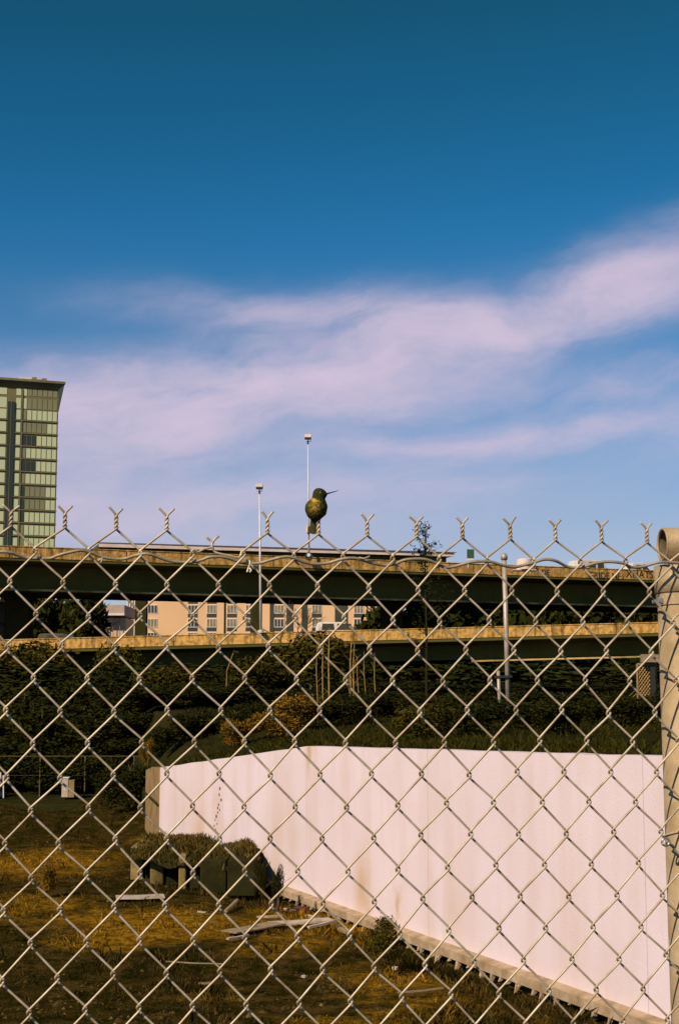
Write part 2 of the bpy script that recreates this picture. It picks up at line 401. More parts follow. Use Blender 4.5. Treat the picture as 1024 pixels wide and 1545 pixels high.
# ------------------------------------------------------------------ white retaining wall
def wall_extra(nt, b, cur, tcn):
    N = nt.nodes; L = nt.links
    geo = N.new('ShaderNodeNewGeometry')
    mp = N.new('ShaderNodeMapping'); mp.inputs['Scale'].default_value = (.9,.9,.10); L.new(geo.outputs['Position'], mp.inputs[0])
    nz = N.new('ShaderNodeTexNoise'); nz.inputs['Scale'].default_value = 1.5; nz.inputs['Detail'].default_value = 7; L.new(mp.outputs[0], nz.inputs['Vector'])
    sp = N.new('ShaderNodeSeparateXYZ'); L.new(geo.outputs['Position'], sp.inputs[0])
    def m(op, a, c):
        n = N.new('ShaderNodeMath'); n.operation = op
        for i, v in enumerate((a, c)):
            if isinstance(v, (int, float)): n.inputs[i].default_value = v
            else: L.new(v, n.inputs[i])
        return n.outputs[0]
    nw = N.new('ShaderNodeTexNoise'); nw.inputs['Scale'].default_value = 2.5; nw.inputs['Detail'].default_value = 6; L.new(geo.outputs['Position'], nw.inputs['Vector'])
    yw = m('ADD', sp.outputs[1], m('MULTIPLY', m('SUBTRACT', nw.outputs['Fac'], .5), .5))
    tot = None
    # rust coloured runs: position along the wall (y), width, height range
    for (px, w, zc, zr, s) in ((545,.30,.45,.55,.75),(328,.35,1.1,.8,.45),(300,.5,.5,.45,.35),(466,.10,2.75,.35,.8),(600,.10,.35,.25,.9),(430,.9,.9,.8,.22),(280,1.5,.9,.9,.22),(700,.5,.5,.5,.15)):
        q = wall_at(px)
        u = m('DIVIDE', m('SUBTRACT', yw, q.y), w); v = m('DIVIDE', m('SUBTRACT', sp.outputs[2], zc), zr)
        g = m('MULTIPLY', m('EXPONENT', m('MULTIPLY', m('ADD', m('MULTIPLY', u, u), m('MULTIPLY', v, v)), -1.0), 0), s)
        tot = g if tot is None else m('ADD', tot, g)
    r = N.new('ShaderNodeMapRange'); r.inputs[1].default_value = .45; r.inputs[2].default_value = .75; r.inputs[4].default_value = .42; L.new(nz.outputs['Fac'], r.inputs[0])
    tot = m('MINIMUM', m('ADD', tot, r.outputs[0]), 1.0)
    x = N.new('ShaderNodeMix'); x.data_type = 'RGBA'; L.new(tot, x.inputs[0]); L.new(cur, x.inputs[6]); x.inputs[7].default_value = (.56,.37,.22,1)
    L.new(x.outputs[2], b.inputs['Base Color'])
M['wall'] = mat('white_painted_wall', (.79,.66,.735), .85, 0, (.71,.58,.61), .6, .004, 30, lo=.3, hi=.7, extra=wall_extra)
M['rawconc'] = mat('raw_brown_concrete', (.36,.24,.12), .9, 0, (.22,.14,.06), 2.2, .01, 9, spec=.04)
M['footing'] = mat('footing_concrete', (.50,.36,.24), .9, 0, (.28,.19,.10), 3.5, .01, 12)

wall = empty('retaining_wall', WC)
tag(wall, 'white painted retaining wall running along the vacant lot toward the fence post', 'wall')
def wpart(name, mb, m, **k):
    o = mb.build(name, m, None, **k); o.parent = wall; o.matrix_parent_inverse = Matrix.Translation(WC).inverted(); return o
# wall body in cast lengths, fine vertical joints between them
Ls = (WC-WR).length; cuts = [0]
seg = [6.0, 12.2]
ks = (WK-WR).length
cut = [0, ks*.36, ks*.70, ks, ks+(Ls-ks)*.5, Ls]
def topR(s):
    if s <= ks: return ZT_R+(ZT_K-ZT_R)*s/ks
    return ZT_K+(ZT_C-ZT_K)*(s-ks)/(Ls-ks)
for a, b_ in zip(cut[:-1], cut[1:]):
    a2 = a+(.012 if a > 0 else 0)
    A = WR+wdir*a2; B = WR+wdir*b_; mb = MB()
    n_ = 10; vs_ = []; fs_ = []
    for i in range(n_+1):
        s = a2+(b_-a2)*i/n_; q = WR+wdir*s; t = topR(s)+.012*fbm(s, 0, 1.5)
        for off, zz in ((0,-.03),(0,t),(.3,t),(.3,-.03)):
            p = q+nrm*off; vs_.append((p.x,p.y,zz))
    for i in range(n_):
        for k in range(4): fs_.append((i*4+k, i*4+(k+1)%4, (i+1)*4+(k+1)%4, (i+1)*4+k))
    fs_ += [(3,2,1,0), tuple(n_*4+k for k in range(4))]
    mb.add(vs_, fs_); wpart('wall_panel', mb, M['wall'])
M['found'] = mat('stained_foundation', (.10,.07,.03), .95, 0, (.05,.038,.014), 3, spec=.0)
mb = MB(); vs_ = []
for q in (WR, WC):
    for off, zz in ((.01,-.7),(.01,-.034),(.28,-.034),(.28,-.7)):
        p = q+nrm*off; vs_.append((p.x,p.y,zz))
mb.add(vs_, [(0,1,5,4),(1,2,6,5),(2,3,7,6),(3,0,4,7),(3,2,1,0),(4,5,6,7)]); wpart('foundation', mb, M['found'])
# thin backing so the joints are not see-through
mb = MB(); A = WR+wdir*.2+nrm*.15; B = WC-wdir*.2+nrm*.15
K = WK+nrm*.15
for (p, zt0), (q, zt1) in (((A, ZT_R-.05), (K, ZT_K-.05)), ((K, ZT_K-.05), (B, ZT_C-.05))):
    mb.add([(p.x,p.y,-.4),(q.x,q.y,-.4),(q.x,q.y,zt1),(p.x,p.y,zt0)], [(0,1,2,3)])
wpart('joint_filler', mb, M['rawconc'], fix=False)
# return wall at the far corner: raw concrete
mb = MB(); rd = (RET-WC).normalized(); rn = Vector((rd.y, -rd.x, 0)); rn = rn if rn.x > 0 else -rn
zr0, zr1 = ZT_C-.02, ZT_C-.35
A = WC+rd*.01; vs_ = []
for q, t in ((A, zr0), (WC+(RET-WC)*.5, zr0-.1), (RET, zr1)):
    for off, zz in ((0,-.4),(0,t),(.3,t),(.3,-.4)):
        p = q+rn*off; vs_.append((p.x,p.y,zz))
fs_ = [(i*4+k, i*4+(k+1)%4, (i+1)*4+(k+1)%4, (i+1)*4+k) for i in range(2) for k in range(4)]+[(3,2,1,0),(8,9,10,11)]
mb.add(vs_, fs_); wpart('return_wall', mb, M['rawconc'])
mb = MB(); q0 = WC+rd*.2-rn*.05; q1 = RET-rn*.05
mb.tube([Vector((q0.x,q0.y,.95)), Vector((q1.x,q1.y,.93))], .035, 6); wpart('form_rail', mb, M['column'])
# footing ledge along the base with ragged drips beneath
fs0 = (wall_at(1000)-WR).length-6; fs1 = (wall_at(428)-WR).length
k = 0; s = 0.2
while s < fs1:
    e = min(s+2.35, fs1)
    A = WR+wdir*s; B = WR+wdir*(e-.01); mb = MB(); A = Vector((A.x,A.y,0)); B = Vector((B.x,B.y,0))
    pr = [(-.16,-.14),(-.16,-.015),(-.002,.02),(-.002,-.14)]
    nn = nrm
    vs_ = [A+nn*p[0]+Vector((0,0,p[1])) for p in pr]+[B+nn*p[0]+Vector((0,0,p[1])) for p in pr]
    mb.add(vs_, [(0,1,5,4),(1,2,6,5),(2,3,7,6),(3,0,4,7),(3,2,1,0),(4,5,6,7)])
    wpart('footing_length', mb, M['footing'])
    s = e
mb = MB(); random.seed(3); s = 6.0
while s < fs1:
    q = WR+wdir*s-nrm*.155; w = random.uniform(.02,.07); h = random.uniform(.02,.16)
    p = q+wdir*w
    mb.add([(q.x,q.y,-.139),(p.x,p.y,-.139),(p.x-nrm.x*.03,p.y-nrm.y*.03,-.14-h),(q.x-nrm.x*.03,q.y-nrm.y*.03,-.14-h*.8),
            (q.x+nrm.x*.1,q.y+nrm.y*.1,-.139),(p.x+nrm.x*.1,p.y+nrm.y*.1,-.139),(p.x,p.y,-.14-h),(q.x,q.y,-.14-h*.8)],
           [(0,1,2,3),(4,5,6,7),(0,3,7,4),(1,2,6,5)])
    s += random.uniform(.06,.4)
o = wpart('concrete_drips', mb, M['footing'])
# line of small dark bolt holes and rust dots down the wall
M['hole'] = mat('dark_hole', (.05,.03,.015), .9)
dots = [(331,1190),(330,1199),(333,1207),(329,1214),(328,1219),(331,1222),(326,1232),(324,1237),(323,1246),(325,1252),(324,1262),(322,1268),(328,1226),(327,1243),(332,1175)]
hs = MB()
for (px, py) in dots:
    q = wall_at(px); z = ztop(q, py)
    c = Vector((q.x, q.y, z))-nrm*.004; r = random.uniform(.022,.05)
    vs_ = []
    for k in range(7):
        a = 2*pi*k/7; vs_.append(c+wdir*(cos(a)*r)+Vector((0,0,sin(a)*r*random.uniform(.7,1.2))))
    for k in range(7):
        vs_.append(vs_[k]+nrm*.05)
    hs.add(vs_, [tuple(range(7))]+[(k,(k+1)%7,7+(k+1)%7,7+k) for k in range(7)])
wpart('bolt_hole', hs, M['hole'])

# ------------------------------------------------------------------ double-deck freeway
def HL(px, py, d): return P(px, py, d)
UL = P(0, 822.5, 110); UR0 = P(985, 860.5, 134)
UR = Vector((UR0.x, UR0.y, UL.z)); 
ut = (UR-UL); ud = Vector((ut.x, ut.y, 0)).normalized()
U_A = UL-ut*.75; U_B = UL+ut*2.0; U_A.z = U_B.z = UL.z
LL = P(0, 965, 103); LR = P(985, 938.5, 102); lt = LR-LL
L_A = LL-lt*.5; L_B = LL+lt*2.0
fw = empty('elevated_freeway', (UL.x, UL.y, 3.2))
tag(fw, 'double-deck concrete freeway crossing behind the lot with stained orange parapets', 'freeway')
def fpart(name, mb, m, **k):
    o = mb.build(name, m, None, **k); o.parent = fw; o.matrix_parent_inverse = Matrix.Translation(fw.location).inverted(); return o
def rect(n0, n1, z0, z1): return [(n0,z0),(n0,z1),(n1,z1),(n1,z0)]
def deck(A, B, hp, ov, gd, wdt, label):
    n = int((B-A).length/9.0)
    for i in range(n):
        a = A.lerp(B, i/n); b = A.lerp(B, (i+1)/n-.0006)
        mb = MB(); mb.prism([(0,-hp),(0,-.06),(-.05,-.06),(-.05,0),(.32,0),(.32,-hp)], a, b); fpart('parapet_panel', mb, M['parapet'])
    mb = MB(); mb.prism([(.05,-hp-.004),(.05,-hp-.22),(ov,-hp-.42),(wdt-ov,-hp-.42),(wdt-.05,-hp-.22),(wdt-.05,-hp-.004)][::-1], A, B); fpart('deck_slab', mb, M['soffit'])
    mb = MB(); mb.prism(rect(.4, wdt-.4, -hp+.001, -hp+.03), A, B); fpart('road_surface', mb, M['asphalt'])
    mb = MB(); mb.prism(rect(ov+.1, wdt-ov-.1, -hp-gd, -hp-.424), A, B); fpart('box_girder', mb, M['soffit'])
    mb = MB(); mb.prism(rect(wdt-.32, wdt, -hp+.0, 0), A, B); fpart('rear_parapet', mb, M['parapet'])
deck(U_A, U_B, .93, 2.6, 2.25, 17, 'upper')
deck(L_A, L_B, .78, 1.7, 1.5, 15, 'lower')
# bottom lips of the girders, catching the sun in places
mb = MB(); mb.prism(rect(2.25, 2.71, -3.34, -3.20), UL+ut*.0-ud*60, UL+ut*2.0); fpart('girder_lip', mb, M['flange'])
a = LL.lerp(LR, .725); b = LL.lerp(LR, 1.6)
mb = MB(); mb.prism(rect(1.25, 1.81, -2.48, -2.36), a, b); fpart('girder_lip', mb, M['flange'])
# piers
for px in (-480, 30, 590, 1130, 1700):
    nn = Vector((-ud.y, ud.x, 0)); nn = nn if nn.y > 0 else -nn
    best = min((abs(512+F*(U_A.lerp(U_B, i/2000)+nn*8).x/((U_A.lerp(U_B, i/2000)+nn*8).y*cos(PITCH)+6*sin(PITCH))-px), i) for i in range(2001))[1]
    q = U_A.lerp(U_B, best/2000)
    c = q+nn*8
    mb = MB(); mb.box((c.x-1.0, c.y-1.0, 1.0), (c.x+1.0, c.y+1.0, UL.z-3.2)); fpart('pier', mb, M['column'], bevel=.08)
    q2 = L_A.lerp(L_B, max(0,min(1,(q.x-L_A.x)/(L_B.x-L_A.x))))
    if px != 1130 and px != 590:
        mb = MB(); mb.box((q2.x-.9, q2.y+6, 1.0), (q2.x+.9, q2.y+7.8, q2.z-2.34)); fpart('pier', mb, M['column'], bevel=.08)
# hand-sprayed graffiti on the upper parapet
M['spray'] = mat('black_spray_paint', (.035,.025,.012), .8)
def text_on(txt, px, py, d_guess, size, line_px_slope=0):
    cu = bpy.data.curves.new('graffiti', 'FONT'); cu.body = txt; cu.size = size; cu.extrude = .004; cu.align_x = 'CENTER'; cu.align_y = 'CENTER'; cu.offset = .012
    o = bpy.data.objects.new('graffiti', cu); col.objects.link(o)
    dg = bpy.context.evaluated_depsgraph_get(); me = bpy.data.meshes.new_from_object(o.evaluated_get(dg)); bpy.data.objects.remove(o)
    me.materials.clear(); me.materials.append(M['spray'])
    best = min((abs(512+F*(U_A.lerp(U_B, i/4000)).x/((U_A.lerp(U_B, i/4000)).y*cos(PITCH)+10.9*sin(PITCH))-px), i) for i in range(4001))[1]
    q = U_A.lerp(U_B, best/4000); nn = Vector((-ud.y, ud.x, 0)); nn = nn if nn.y > 0 else -nn
    z = P(px, py, q.y).z
    c = Vector((q.x, q.y, z))-nn*.010
    X = ud; Z = Vector((0,0,1)); Y = X.cross(Z)   # text normal toward the camera
    R = Matrix((( X.x, Z.x, -nn.x, c.x), (X.y, Z.y, -nn.y, c.y), (X.z, Z.z, -nn.z, c.z), (0,0,0,1)))
    me.transform(R)
    o = link('graffiti', me); o.parent = fw; o.matrix_parent_inverse = Matrix.Translation(fw.location).inverted(); return o
text_on('GRIDE MF', 911, 869, 130, .82)
text_on('XNATS', 964, 867, 134, .95)
text_on('DE', 822, 864, 126, .7)

# far ramp: a pale slab passing behind the upper deck
rp = empty('freeway_ramp', (0, 150, 3.4)); tag(rp, 'pale thin ramp deck showing just above the upper freeway parapet, ending by the young tree', 'ramp')
RA = P(150, 819.0, 146); RB = P(685, 833.5, 157); RB.z = RA.z
def rpart(name, mb, m, **k):
    o = mb.build(name, m, None, **k); o.parent = rp; o.matrix_parent_inverse = Matrix.Translation(rp.location).inverted(); return o
mb = MB(); mb.prism(rect(0, .3, -.42, 0), RA, RB); rpart('fascia', mb, M['rampface'])
mb = MB(); mb.prism(rect(.302, 9, -.36, -.06), RA, RB); rpart('deck', mb, M['soffit'])
mb = MB(); mb.prism(rect(1.0, 8, -1.6, -.364), RA, RA.lerp(RB, .985)); rpart('girder', mb, M['soffit'])
mb = MB(); mb.prism([(-.12,.0),(-.12,.06),(.3,.06),(.3,.0)], RA-Vector((.2,0,-.003)), RB+Vector((.2,0,.003))); rpart('edge_trim', mb, mat('dull_trim', (.25,.16,.12), .8, 0, (.2,.13,.1), 2))
for t in (.1,.42):
    q = RA.lerp(RB, t); mb = MB(); mb.box((q.x-.6,q.y+3.5,2), (q.x+.6,q.y+4.7,q.z-1.61)); rpart('pier', mb, M['column'])

# ------------------------------------------------------------------ lamp masts
def mast(px, pb, pt, d, r0, label, box=False, round_base=False):
    B = P(px, pb, d); T = P(px-(2 if pb > 900 else 1.5), pt, d)
    e = empty('lamp_mast', B); tag(e, label, 'lamp mast', 'tall lamp masts on the freeway')
    h = T.z-B.z; dx = T.x-B.x
    MB().tube([(0,0,0),(dx*.5,0,h*.5),(dx,0,h)], [r0,r0*.75,r0*.45], 10).build('mast', M['steel'], e, smooth=True)
    s = d/F
    MB().box((dx-5.2*s,-.25,h+.5*s),(dx+5.2*s,.25,h+5.5*s)).build('lamp_head', M['steel'], e, bevel=.02)
    MB().box((dx-5.0*s,-.30,h-1.8*s),(dx+5.0*s,.22,h+.46*s)).build('lens', M['black'], e)
    mb = MB(); mb.box((dx-4.6*s,-.06,h-5.4*s),(dx+4.6*s,.06,h-4.7*s)); mb.box((dx-4.4*s,-.04,h-4.75*s),(dx-3.9*s,.04,h-1.7*s)); mb.box((dx+3.9*s,-.04,h-4.75*s),(dx+4.4*s,.04,h-1.7*s))
    mb.build('cradle', M['steel'], e)
    MB().box((dx-1.2*s,-.1,h-9*s),(dx+1.2*s,.1,h-5.5*s)).build('mast_collar', M['column'], e)
    if box:
        zb = P(px, 799, d).z-B.z
        MB().box((-4.0*s,-.35,zb-7*s),(-.2*s,.1,zb+6*s)).build('junction_box', M['tan'], e, bevel=.12)
        MB().box((-.15*s,-.25,zb-6*s),(2.0*s,.1,zb+5*s)).build('bracket', M['black'], e)
    if round_base:
        MB().tube([(0,-.5,-.05),(0,.1,-.05)], .33, 14).build('base_mount', M['black'], e)
        MB().tube([(-.1*s,-.55,.05),(-.1*s,-.51,.05)], .15, 12).build('base_cap', M['white'], e)
    MB().tube([(0,0,-.12),(0,0,.05)], r0*2.2, 10).build('base_plate', M['steel'], e)
    return e
mast(393.5, 952, 736, 102.2, .10, 'white lamp mast standing in front of both freeway decks, the shorter in the sky', )
mast(466, 839, 661, 119.5, .085, 'tallest lamp mast, rising behind the bird from the upper freeway parapet', box=True, round_base=True)

# small green sign on the upper deck
q = P(709, 846, 124); e = empty('road_sign', q); tag(e, 'small dark green sign standing on the upper freeway deck', 'road sign')
MB().tube([(-.2,0,-.6),(-.2,0,.2)], .05, 6).build('sign_post', M['steel'], e)
MB().box((-.28,-.03,.2),(.34,.03,1.0)).build('sign_panel', M['green'], e)
MB().box((-.2,-.036,.08),(.26,-.0,.19)).build('sub_panel', M['white'], e)

# grey drum at the parapet
q = P(791, 861, 121.5); e = empty('drum', q); tag(e, 'pale grey drum on a flat plate against the upper parapet, right of the capped pole', 'drum')
MB().tube([(0,0,.06),(0,0,.10),(0,0,.95),(0,0,1.0)], [.62,.70,.70,.6], 20).build('barrel', M['rampface'], e)
MB().box((-1.05,-.5,0),(1.05,.9,.058)).build('base_plate', M['white'], e)
MB().tube([(0,0,.35),(0,0,.40)], .72, 20).build('hoop', M['column'], e)

# ------------------------------------------------------------------ vehicles on the decks
def vehicle(name, label, loc, rz, L, H, Wd, body, cab=0.0, windows=(), cat='van'):
    e = empty(name, loc, rz); tag(e, label, cat)
    # side profile extruded across the width: bonnet, raked screen, roof, rear
    pr = [(-L/2,.35),(-L/2,H*.60),(-L/2+.12,H*.93),(-L/2+.35,H),(L/2-1.7,H),(L/2-1.0,H*.60),(L/2-.1,H*.50),(L/2,.35)]
    if cab: pr = [(-L/2,.35),(-L/2,H*.55),(-L/2+cab,H*.55),(-L/2+cab,H*.96),(-L/2+cab+.2,H),(L/2-1.9,H),(L/2-1.2,H*.58),(L/2-.1,H*.5),(L/2,.35)]
    k = len(pr); mb = MB()
    mb.add([(x,-Wd/2,z) for x,z in pr]+[(x,Wd/2,z) for x,z in pr], [tuple(range(k)), tuple(range(2*k-1,k-1,-1))]+[(i,(i+1)%k,k+(i+1)%k,k+i) for i in range(k)])
    mb.build('body', body, e, bevel=.05)
    for (x0, x1, z0, z1) in windows:
        mb = MB()
        mb.add([(x0,-Wd/2-.012,z0*H),(x1,-Wd/2-.012,z0*H),(x1-.08,-Wd/2-.012,z1*H),(x0+.06,-Wd/2-.012,z1*H),(x0,Wd/2+.012,z0*H),(x1,Wd/2+.012,z0*H),(x1-.08,Wd/2+.012,z1*H),(x0+.06,Wd/2+.012,z1*H)],
               [(0,1,2,3),(7,6,5,4),(0,4,5,1),(1,5,6,2),(2,6,7,3),(3,7,4,0)]); mb.build('window', M['glassdark'], e)
    MB().add([(L/2-1.66,-Wd/2+.15,H*.94),(L/2-1.02,-Wd/2+.15,H*.62),(L/2-1.02,Wd/2-.15,H*.62),(L/2-1.66,Wd/2-.15,H*.94),
              (L/2-1.63,-Wd/2+.15,H*.97),(L/2-.99,-Wd/2+.15,H*.64),(L/2-.99,Wd/2-.15,H*.64),(L/2-1.63,Wd/2-.15,H*.97)],
             [(0,1,2,3),(4,5,6,7),(0,4,5,1),(1,5,6,2),(2,6,7,3),(3,7,4,0)]).build('windscreen', M['glassdark'], e)
    for sx in (-L/2+.9, L/2-.85):
        for sy in (-1, 1):
            w = MB().tube([(sx, sy*(Wd/2-.24), .34),(sx, sy*(Wd/2+.01), .34)], .34, 16).build('wheel', M['black'], e)
            MB().tube([(sx, sy*(Wd/2+.012), .34),(sx, sy*(Wd/2+.03), .34)], .18, 12).build('rim', M['steel'], w)
    return e
urz = atan2(ud.y, ud.x); nn = Vector((-ud.y, ud.x, 0))
def on_upper(px, back):
    best = min((abs(512+F*(U_A.lerp(U_B, i/3000)+nn*back).x/((U_A.lerp(U_B, i/3000)+nn*back).y*cos(PITCH)+10*sin(PITCH))-px), i) for i in range(3001))[1]
    q = U_A.lerp(U_B, best/3000)+nn*back; q.z = UL.z-1.18; return q
vehicle('van', 'white van on the upper freeway deck, left of the other by the post', on_upper(893, 2.2), urz, 4.4, 2.05, 1.8, M['white'], windows=((.0,.75,.62,.90),(-.95,-.15,.62,.90)))
vehicle('pickup_truck', 'white pickup truck on the upper freeway deck, nearest the fence post', on_upper(955, 2.2), urz, 4.8, 1.95, 1.85, M['white'], cab=1.7, windows=((-.35,.3,.62,.90),(.38,.9,.62,.90)), cat='pickup truck')
lrz = atan2(lt.y, lt.x)
q = L_A.lerp(L_B, .5); 
def on_lower(px, back):
    best = min((abs(512+F*(L_A.lerp(L_B, i/3000)).x/((L_A.lerp(L_B, i/3000)).y+back)-px), i) for i in range(3001))[1]
    q = L_A.lerp(L_B, best/3000).copy(); q.y += back; q.z -= .79; return q
qv = on_lower(517, 1.6)
vehicle('minivan', 'white-framed minivan on the lower freeway deck in front of the hotel', qv, lrz, 3.9, 1.42, 1.7, M['white'], windows=((-1.5,-.55,.60,.92),(-.42,.7,.60,.92),(.78,1.0,.60,.85)), cat='minivan')

# dark container-like shed at the far left edge, between the decks
q = P(-30, 957, 122); e = empty('box_trailer', (q.x, q.y, q.z)); tag(e, 'dark grey box trailer with a pale roof lip at the left edge between the decks', 'trailer')
M['trailer'] = mat('dull_grey_panel', (.075,.07,.045), .7, 0, (.06,.055,.035), 1)
wz = P(0, 908, 122).z-q.z
MB().box((-3,0,.9),(3.35,2.4,wz)).build('trailer_body', M['trailer'], e, bevel=.03)
MB().box((1.3,-.03,wz+.01),(3.4,2.43,wz+.09)).build('roof_lip', M['white'], e)
MB().box((-3,.3,.5),(3.3,2.1,.89)).build('chassis', M['black'], e)
for x in (-2.2, 1.6, 2.6): MB().tube([(x,.1,.45),(x,.4,.45)], .45, 14).build('wheel', M['black'], e)
# pale-roofed dark car left of the hotel
qc = on_lower(98, 1.7)
vehicle('car', 'dark car with a pale roofline on the lower deck near its left end', qc, lrz, 3.6, 1.15, 1.6, M['trailer'], windows=((-1.1,-.3,.62,.9),(-.2,.6,.62,.9)), cat='car')

# ------------------------------------------------------------------ distant buildings
ht = empty('hotel', (P(400, 1000, 320).x, 320, 4)); tag(ht, 'tan hotel with rows of framed windows seen through the gap between the freeway decks', 'hotel')
DH = 320.0; S = DH/F
def hx(px): return P(px, 930, DH).x
def hz(py): return P(400, py, DH).z
def part(parent, name, mb, m, **k):
    o = mb.build(name, m, None, **k); o.parent = parent; o.matrix_parent_inverse = Matrix.Translation(parent.location).inverted(); return o
x0, x1 = hx(214), hx(571); ztopH = hz(890)
part(ht, 'wall', MB().box((x0, DH, 2), (x1, DH+14, ztopH)), M['tan'])
part(ht, 'roof', MB().box((x0-.3, DH-.3, ztopH+.003), (x1+.3, DH+14.3, ztopH+.5)), M['white'])
fl = 20.7*S
wcols = [230.5, 291, 319.5, 350, 378, 421, 478, 541, 565]
wide = {291, 350, 421, 478, 541}
def win(px, ztop_, w):
    xx = hx(px)
    e_ = MB()
    for k in range(4):
        u = xx-w/2+k*(w/3); e_.box((u-.06, DH-.12, ztop_-1.7), (u+.06, DH-.002, ztop_))
    e_.box((xx-w/2, DH-.12, ztop_-.003), (xx+w/2, DH-.002, ztop_+.14)); e_.box((xx-w/2, DH-.12, ztop_-1.84), (xx+w/2, DH-.002, ztop_-1.703))
    f = part(ht, 'window', e_, M['white'])
    g_ = MB().box((xx-w/2+.05, DH-.06, ztop_-1.69), (xx+w/2-.05, DH-.004, ztop_-.01)).build('pane', random.choice([M['curtain'], M['curtain'], M['glassdark']]), None)
    g_.parent = f
    return xx
for k in range(5):
    zt = hz(913.5)-(k-1)*fl
    if zt-2 < 3: continue
    for px in wcols:
        w = 2.1
        xx = win(px, zt, w)
        if px != 230.5:
            part(ht, 'dark_panel', MB().box((xx-w/2-.05, DH-.05, zt-3.0+.3), (xx+w/2+.05, DH-.002, zt-1.86)), M['glassdark'])
# dark recessed bays and the slatted stair screen at the left end
for px0, px1 in ((407,413),(432,442),(455,463),(505,524)):
    part(ht, 'dark_bay', MB().box((hx(px0), DH-.2, 2.0), (hx(px1), DH-.13, ztopH-.6)), M['glassdark'])
part(ht, 'downpipe', MB().box((hx(338), DH-.25, 2.0), (hx(340), DH-.01, ztopH)), M['column'])
part(ht, 'stair_core', MB().box((hx(190), DH+1.2, 2), (hx(213.6), DH+10, ztopH-.5)), M['curtain'])
for i in range(7):
    x = hx(191+i*3.6); part(ht, 'slat', MB().box((x, DH+.2, 2), (x+.28, DH+.6, ztopH-.8)), M['white'])
for k, z in enumerate((hz(948), hz(935), hz(922))):
    part(ht, 'stair_flight', MB().add([(hx(192),DH+.7,z),(hx(212),DH+.7,z+2.0),(hx(212),DH+.9,z+2.3),(hx(192),DH+.9,z+.3),(hx(192),DH+1.1,z),(hx(212),DH+1.1,z+2.0)], [(0,1,2,3),(3,2,5,4),(0,4,5,1)]), M['white'], fix=False)
# low annex left of the hotel
an = empty('annex_building', (hx(165), 300, 4)); tag(an, 'low pinkish grey building with a white roof band left of the hotel', 'building')
def ax(px): return P(px, 930, 300).x
def azz(py): return P(165, py, 300).z
M['annex'] = mat('annex_render', (.66,.45,.30), .9, 0, (.52,.35,.24), .3)
M['annexroof'] = mat('annex_roof_panel', (.46,.34,.27), .9, 0, (.38,.28,.22), .4)
part(an, 'wall', MB().box((ax(146), 300, 2), (ax(190), 312, azz(932))), M['annex'])
part(an, 'roof', MB().box((ax(139), 297, azz(930)), (ax(191), 313, azz(914))), M['annexroof'])
part(an, 'fascia', MB().box((ax(138), 296.7, azz(929.6)), (ax(191.5), 296.99, azz(926.5))), M['white'])
part(an, 'low_wall', MB().box((ax(138), 295, 2), (ax(149), 299.9, azz(938))), M['white'])
for i in range(6): part(an, 'stair_shadow', MB().box((ax(155+i*4), 299.2, azz(954-i*3)), (ax(159+i*4), 299.95, azz(952.5-i*3))), M['rawconc'])  # stepped brown boxes put in for the stair-like shadow on the wall
for i in range(4): part(an, 'post', MB().box((ax(152+i*10), 299.0, 2), (ax(152.7+i*10), 299.15, azz(931))), M['rawconc'])
# scraps of a second tan block seen through the trees right of the hotel
b2 = empty('apartment_block', (P(690,940,300).x, 300, 4)); tag(b2, 'tan block glimpsed through a gap in the trees right of the young tree', 'building')
part(b2, 'wall', MB().box((P(600,930,300).x, 300, 2), (P(714,930,300).x, 312, P(600,929,300).z)), M['tan'])
for px0, px1 in ((606,612),(617,622),(655,662),(687,698),(704,710)):
    f = part(b2, 'window', MB().box((P(px0,936,300).x, 299.9, P(600,938,300).z), (P(px1,936,300).x, 299.99, P(600,931.5,300).z)), M['glassdark'])

# glass tower
TWD = 366.0
tw0 = P(84, 800, TWD); rot = RAD(20)
tw = empty('glass_tower', (tw0.x, tw0.y, 2), -0.0); tw.rotation_euler = (0,0,0)
tag(tw, 'tall pale green glass tower with a flared dark cornice at the left edge', 'tower')
tud = Vector((-cos(rot), -sin(rot), 0))              # along the facade, to the left and nearer
tn = Vector((sin(rot), -cos(rot), 0)); tn = Vector((-tud.y, tud.x, 0)); tn = tn if tn.y < 0 else -tn   # outward
def tpt(u, o, z): return Vector((tw0.x, tw0.y, 0))+tud*u+tn*o+Vector((0,0,z))
def tbox(mb, u0, u1, o0, o1, z0, z1):
    vs = [tpt(u0,o0,z0),tpt(u1,o0,z0),tpt(u1,o1,z0),tpt(u0,o1,z0),tpt(u0,o0,z1),tpt(u1,o0,z1),tpt(u1,o1,z1),tpt(u0,o1,z1)]
    return mb.add(vs, [(0,3,2,1),(4,5,6,7),(0,1,5,4),(1,2,6,5),(2,3,7,6),(3,0,4,7)])
def tu(px):
    # facade coordinate seen at column px
    k = (px-512)/F
    # (tw0.x + u*tud.x) = k * fwd ; fwd = y cos + (z) sin ; use mid height
    zz = 50
    # x0+u*tx = k*((y0+u*ty)*c + zz*s)
    c, s = cos(PITCH), sin(PITCH)
    return (k*(tw0.y*c+zz*s)-tw0.x)/(tud.x-k*tud.y*c)
TWZ = P(84, 578, TWD).z; ffl = 19.55*TWD/F*1.0
M['twcore'] = mat('tower_spandrel', (.19,.17,.07), .7, 0, (.14,.12,.05), .2)
M['twpane'] = mat('pale_tower_glass', (.60,.64,.38), .3, 0, (.50,.54,.31), .15, spec=.6)  # pale base colour stands for light reflected in the glass
M['twpane2'] = mat('mid_tower_glass', (.27,.25,.12), .3, 0, (.20,.19,.09), .2, spec=.6)
M['twdark'] = mat('dark_tower_glass', (.035,.045,.02), .2, 0, (.03,.035,.018), .2, spec=.5)
M['mull'] = mat('tower_mullion', (.20,.16,.07), .6)
zc = TWZ-10.5*TWD/F
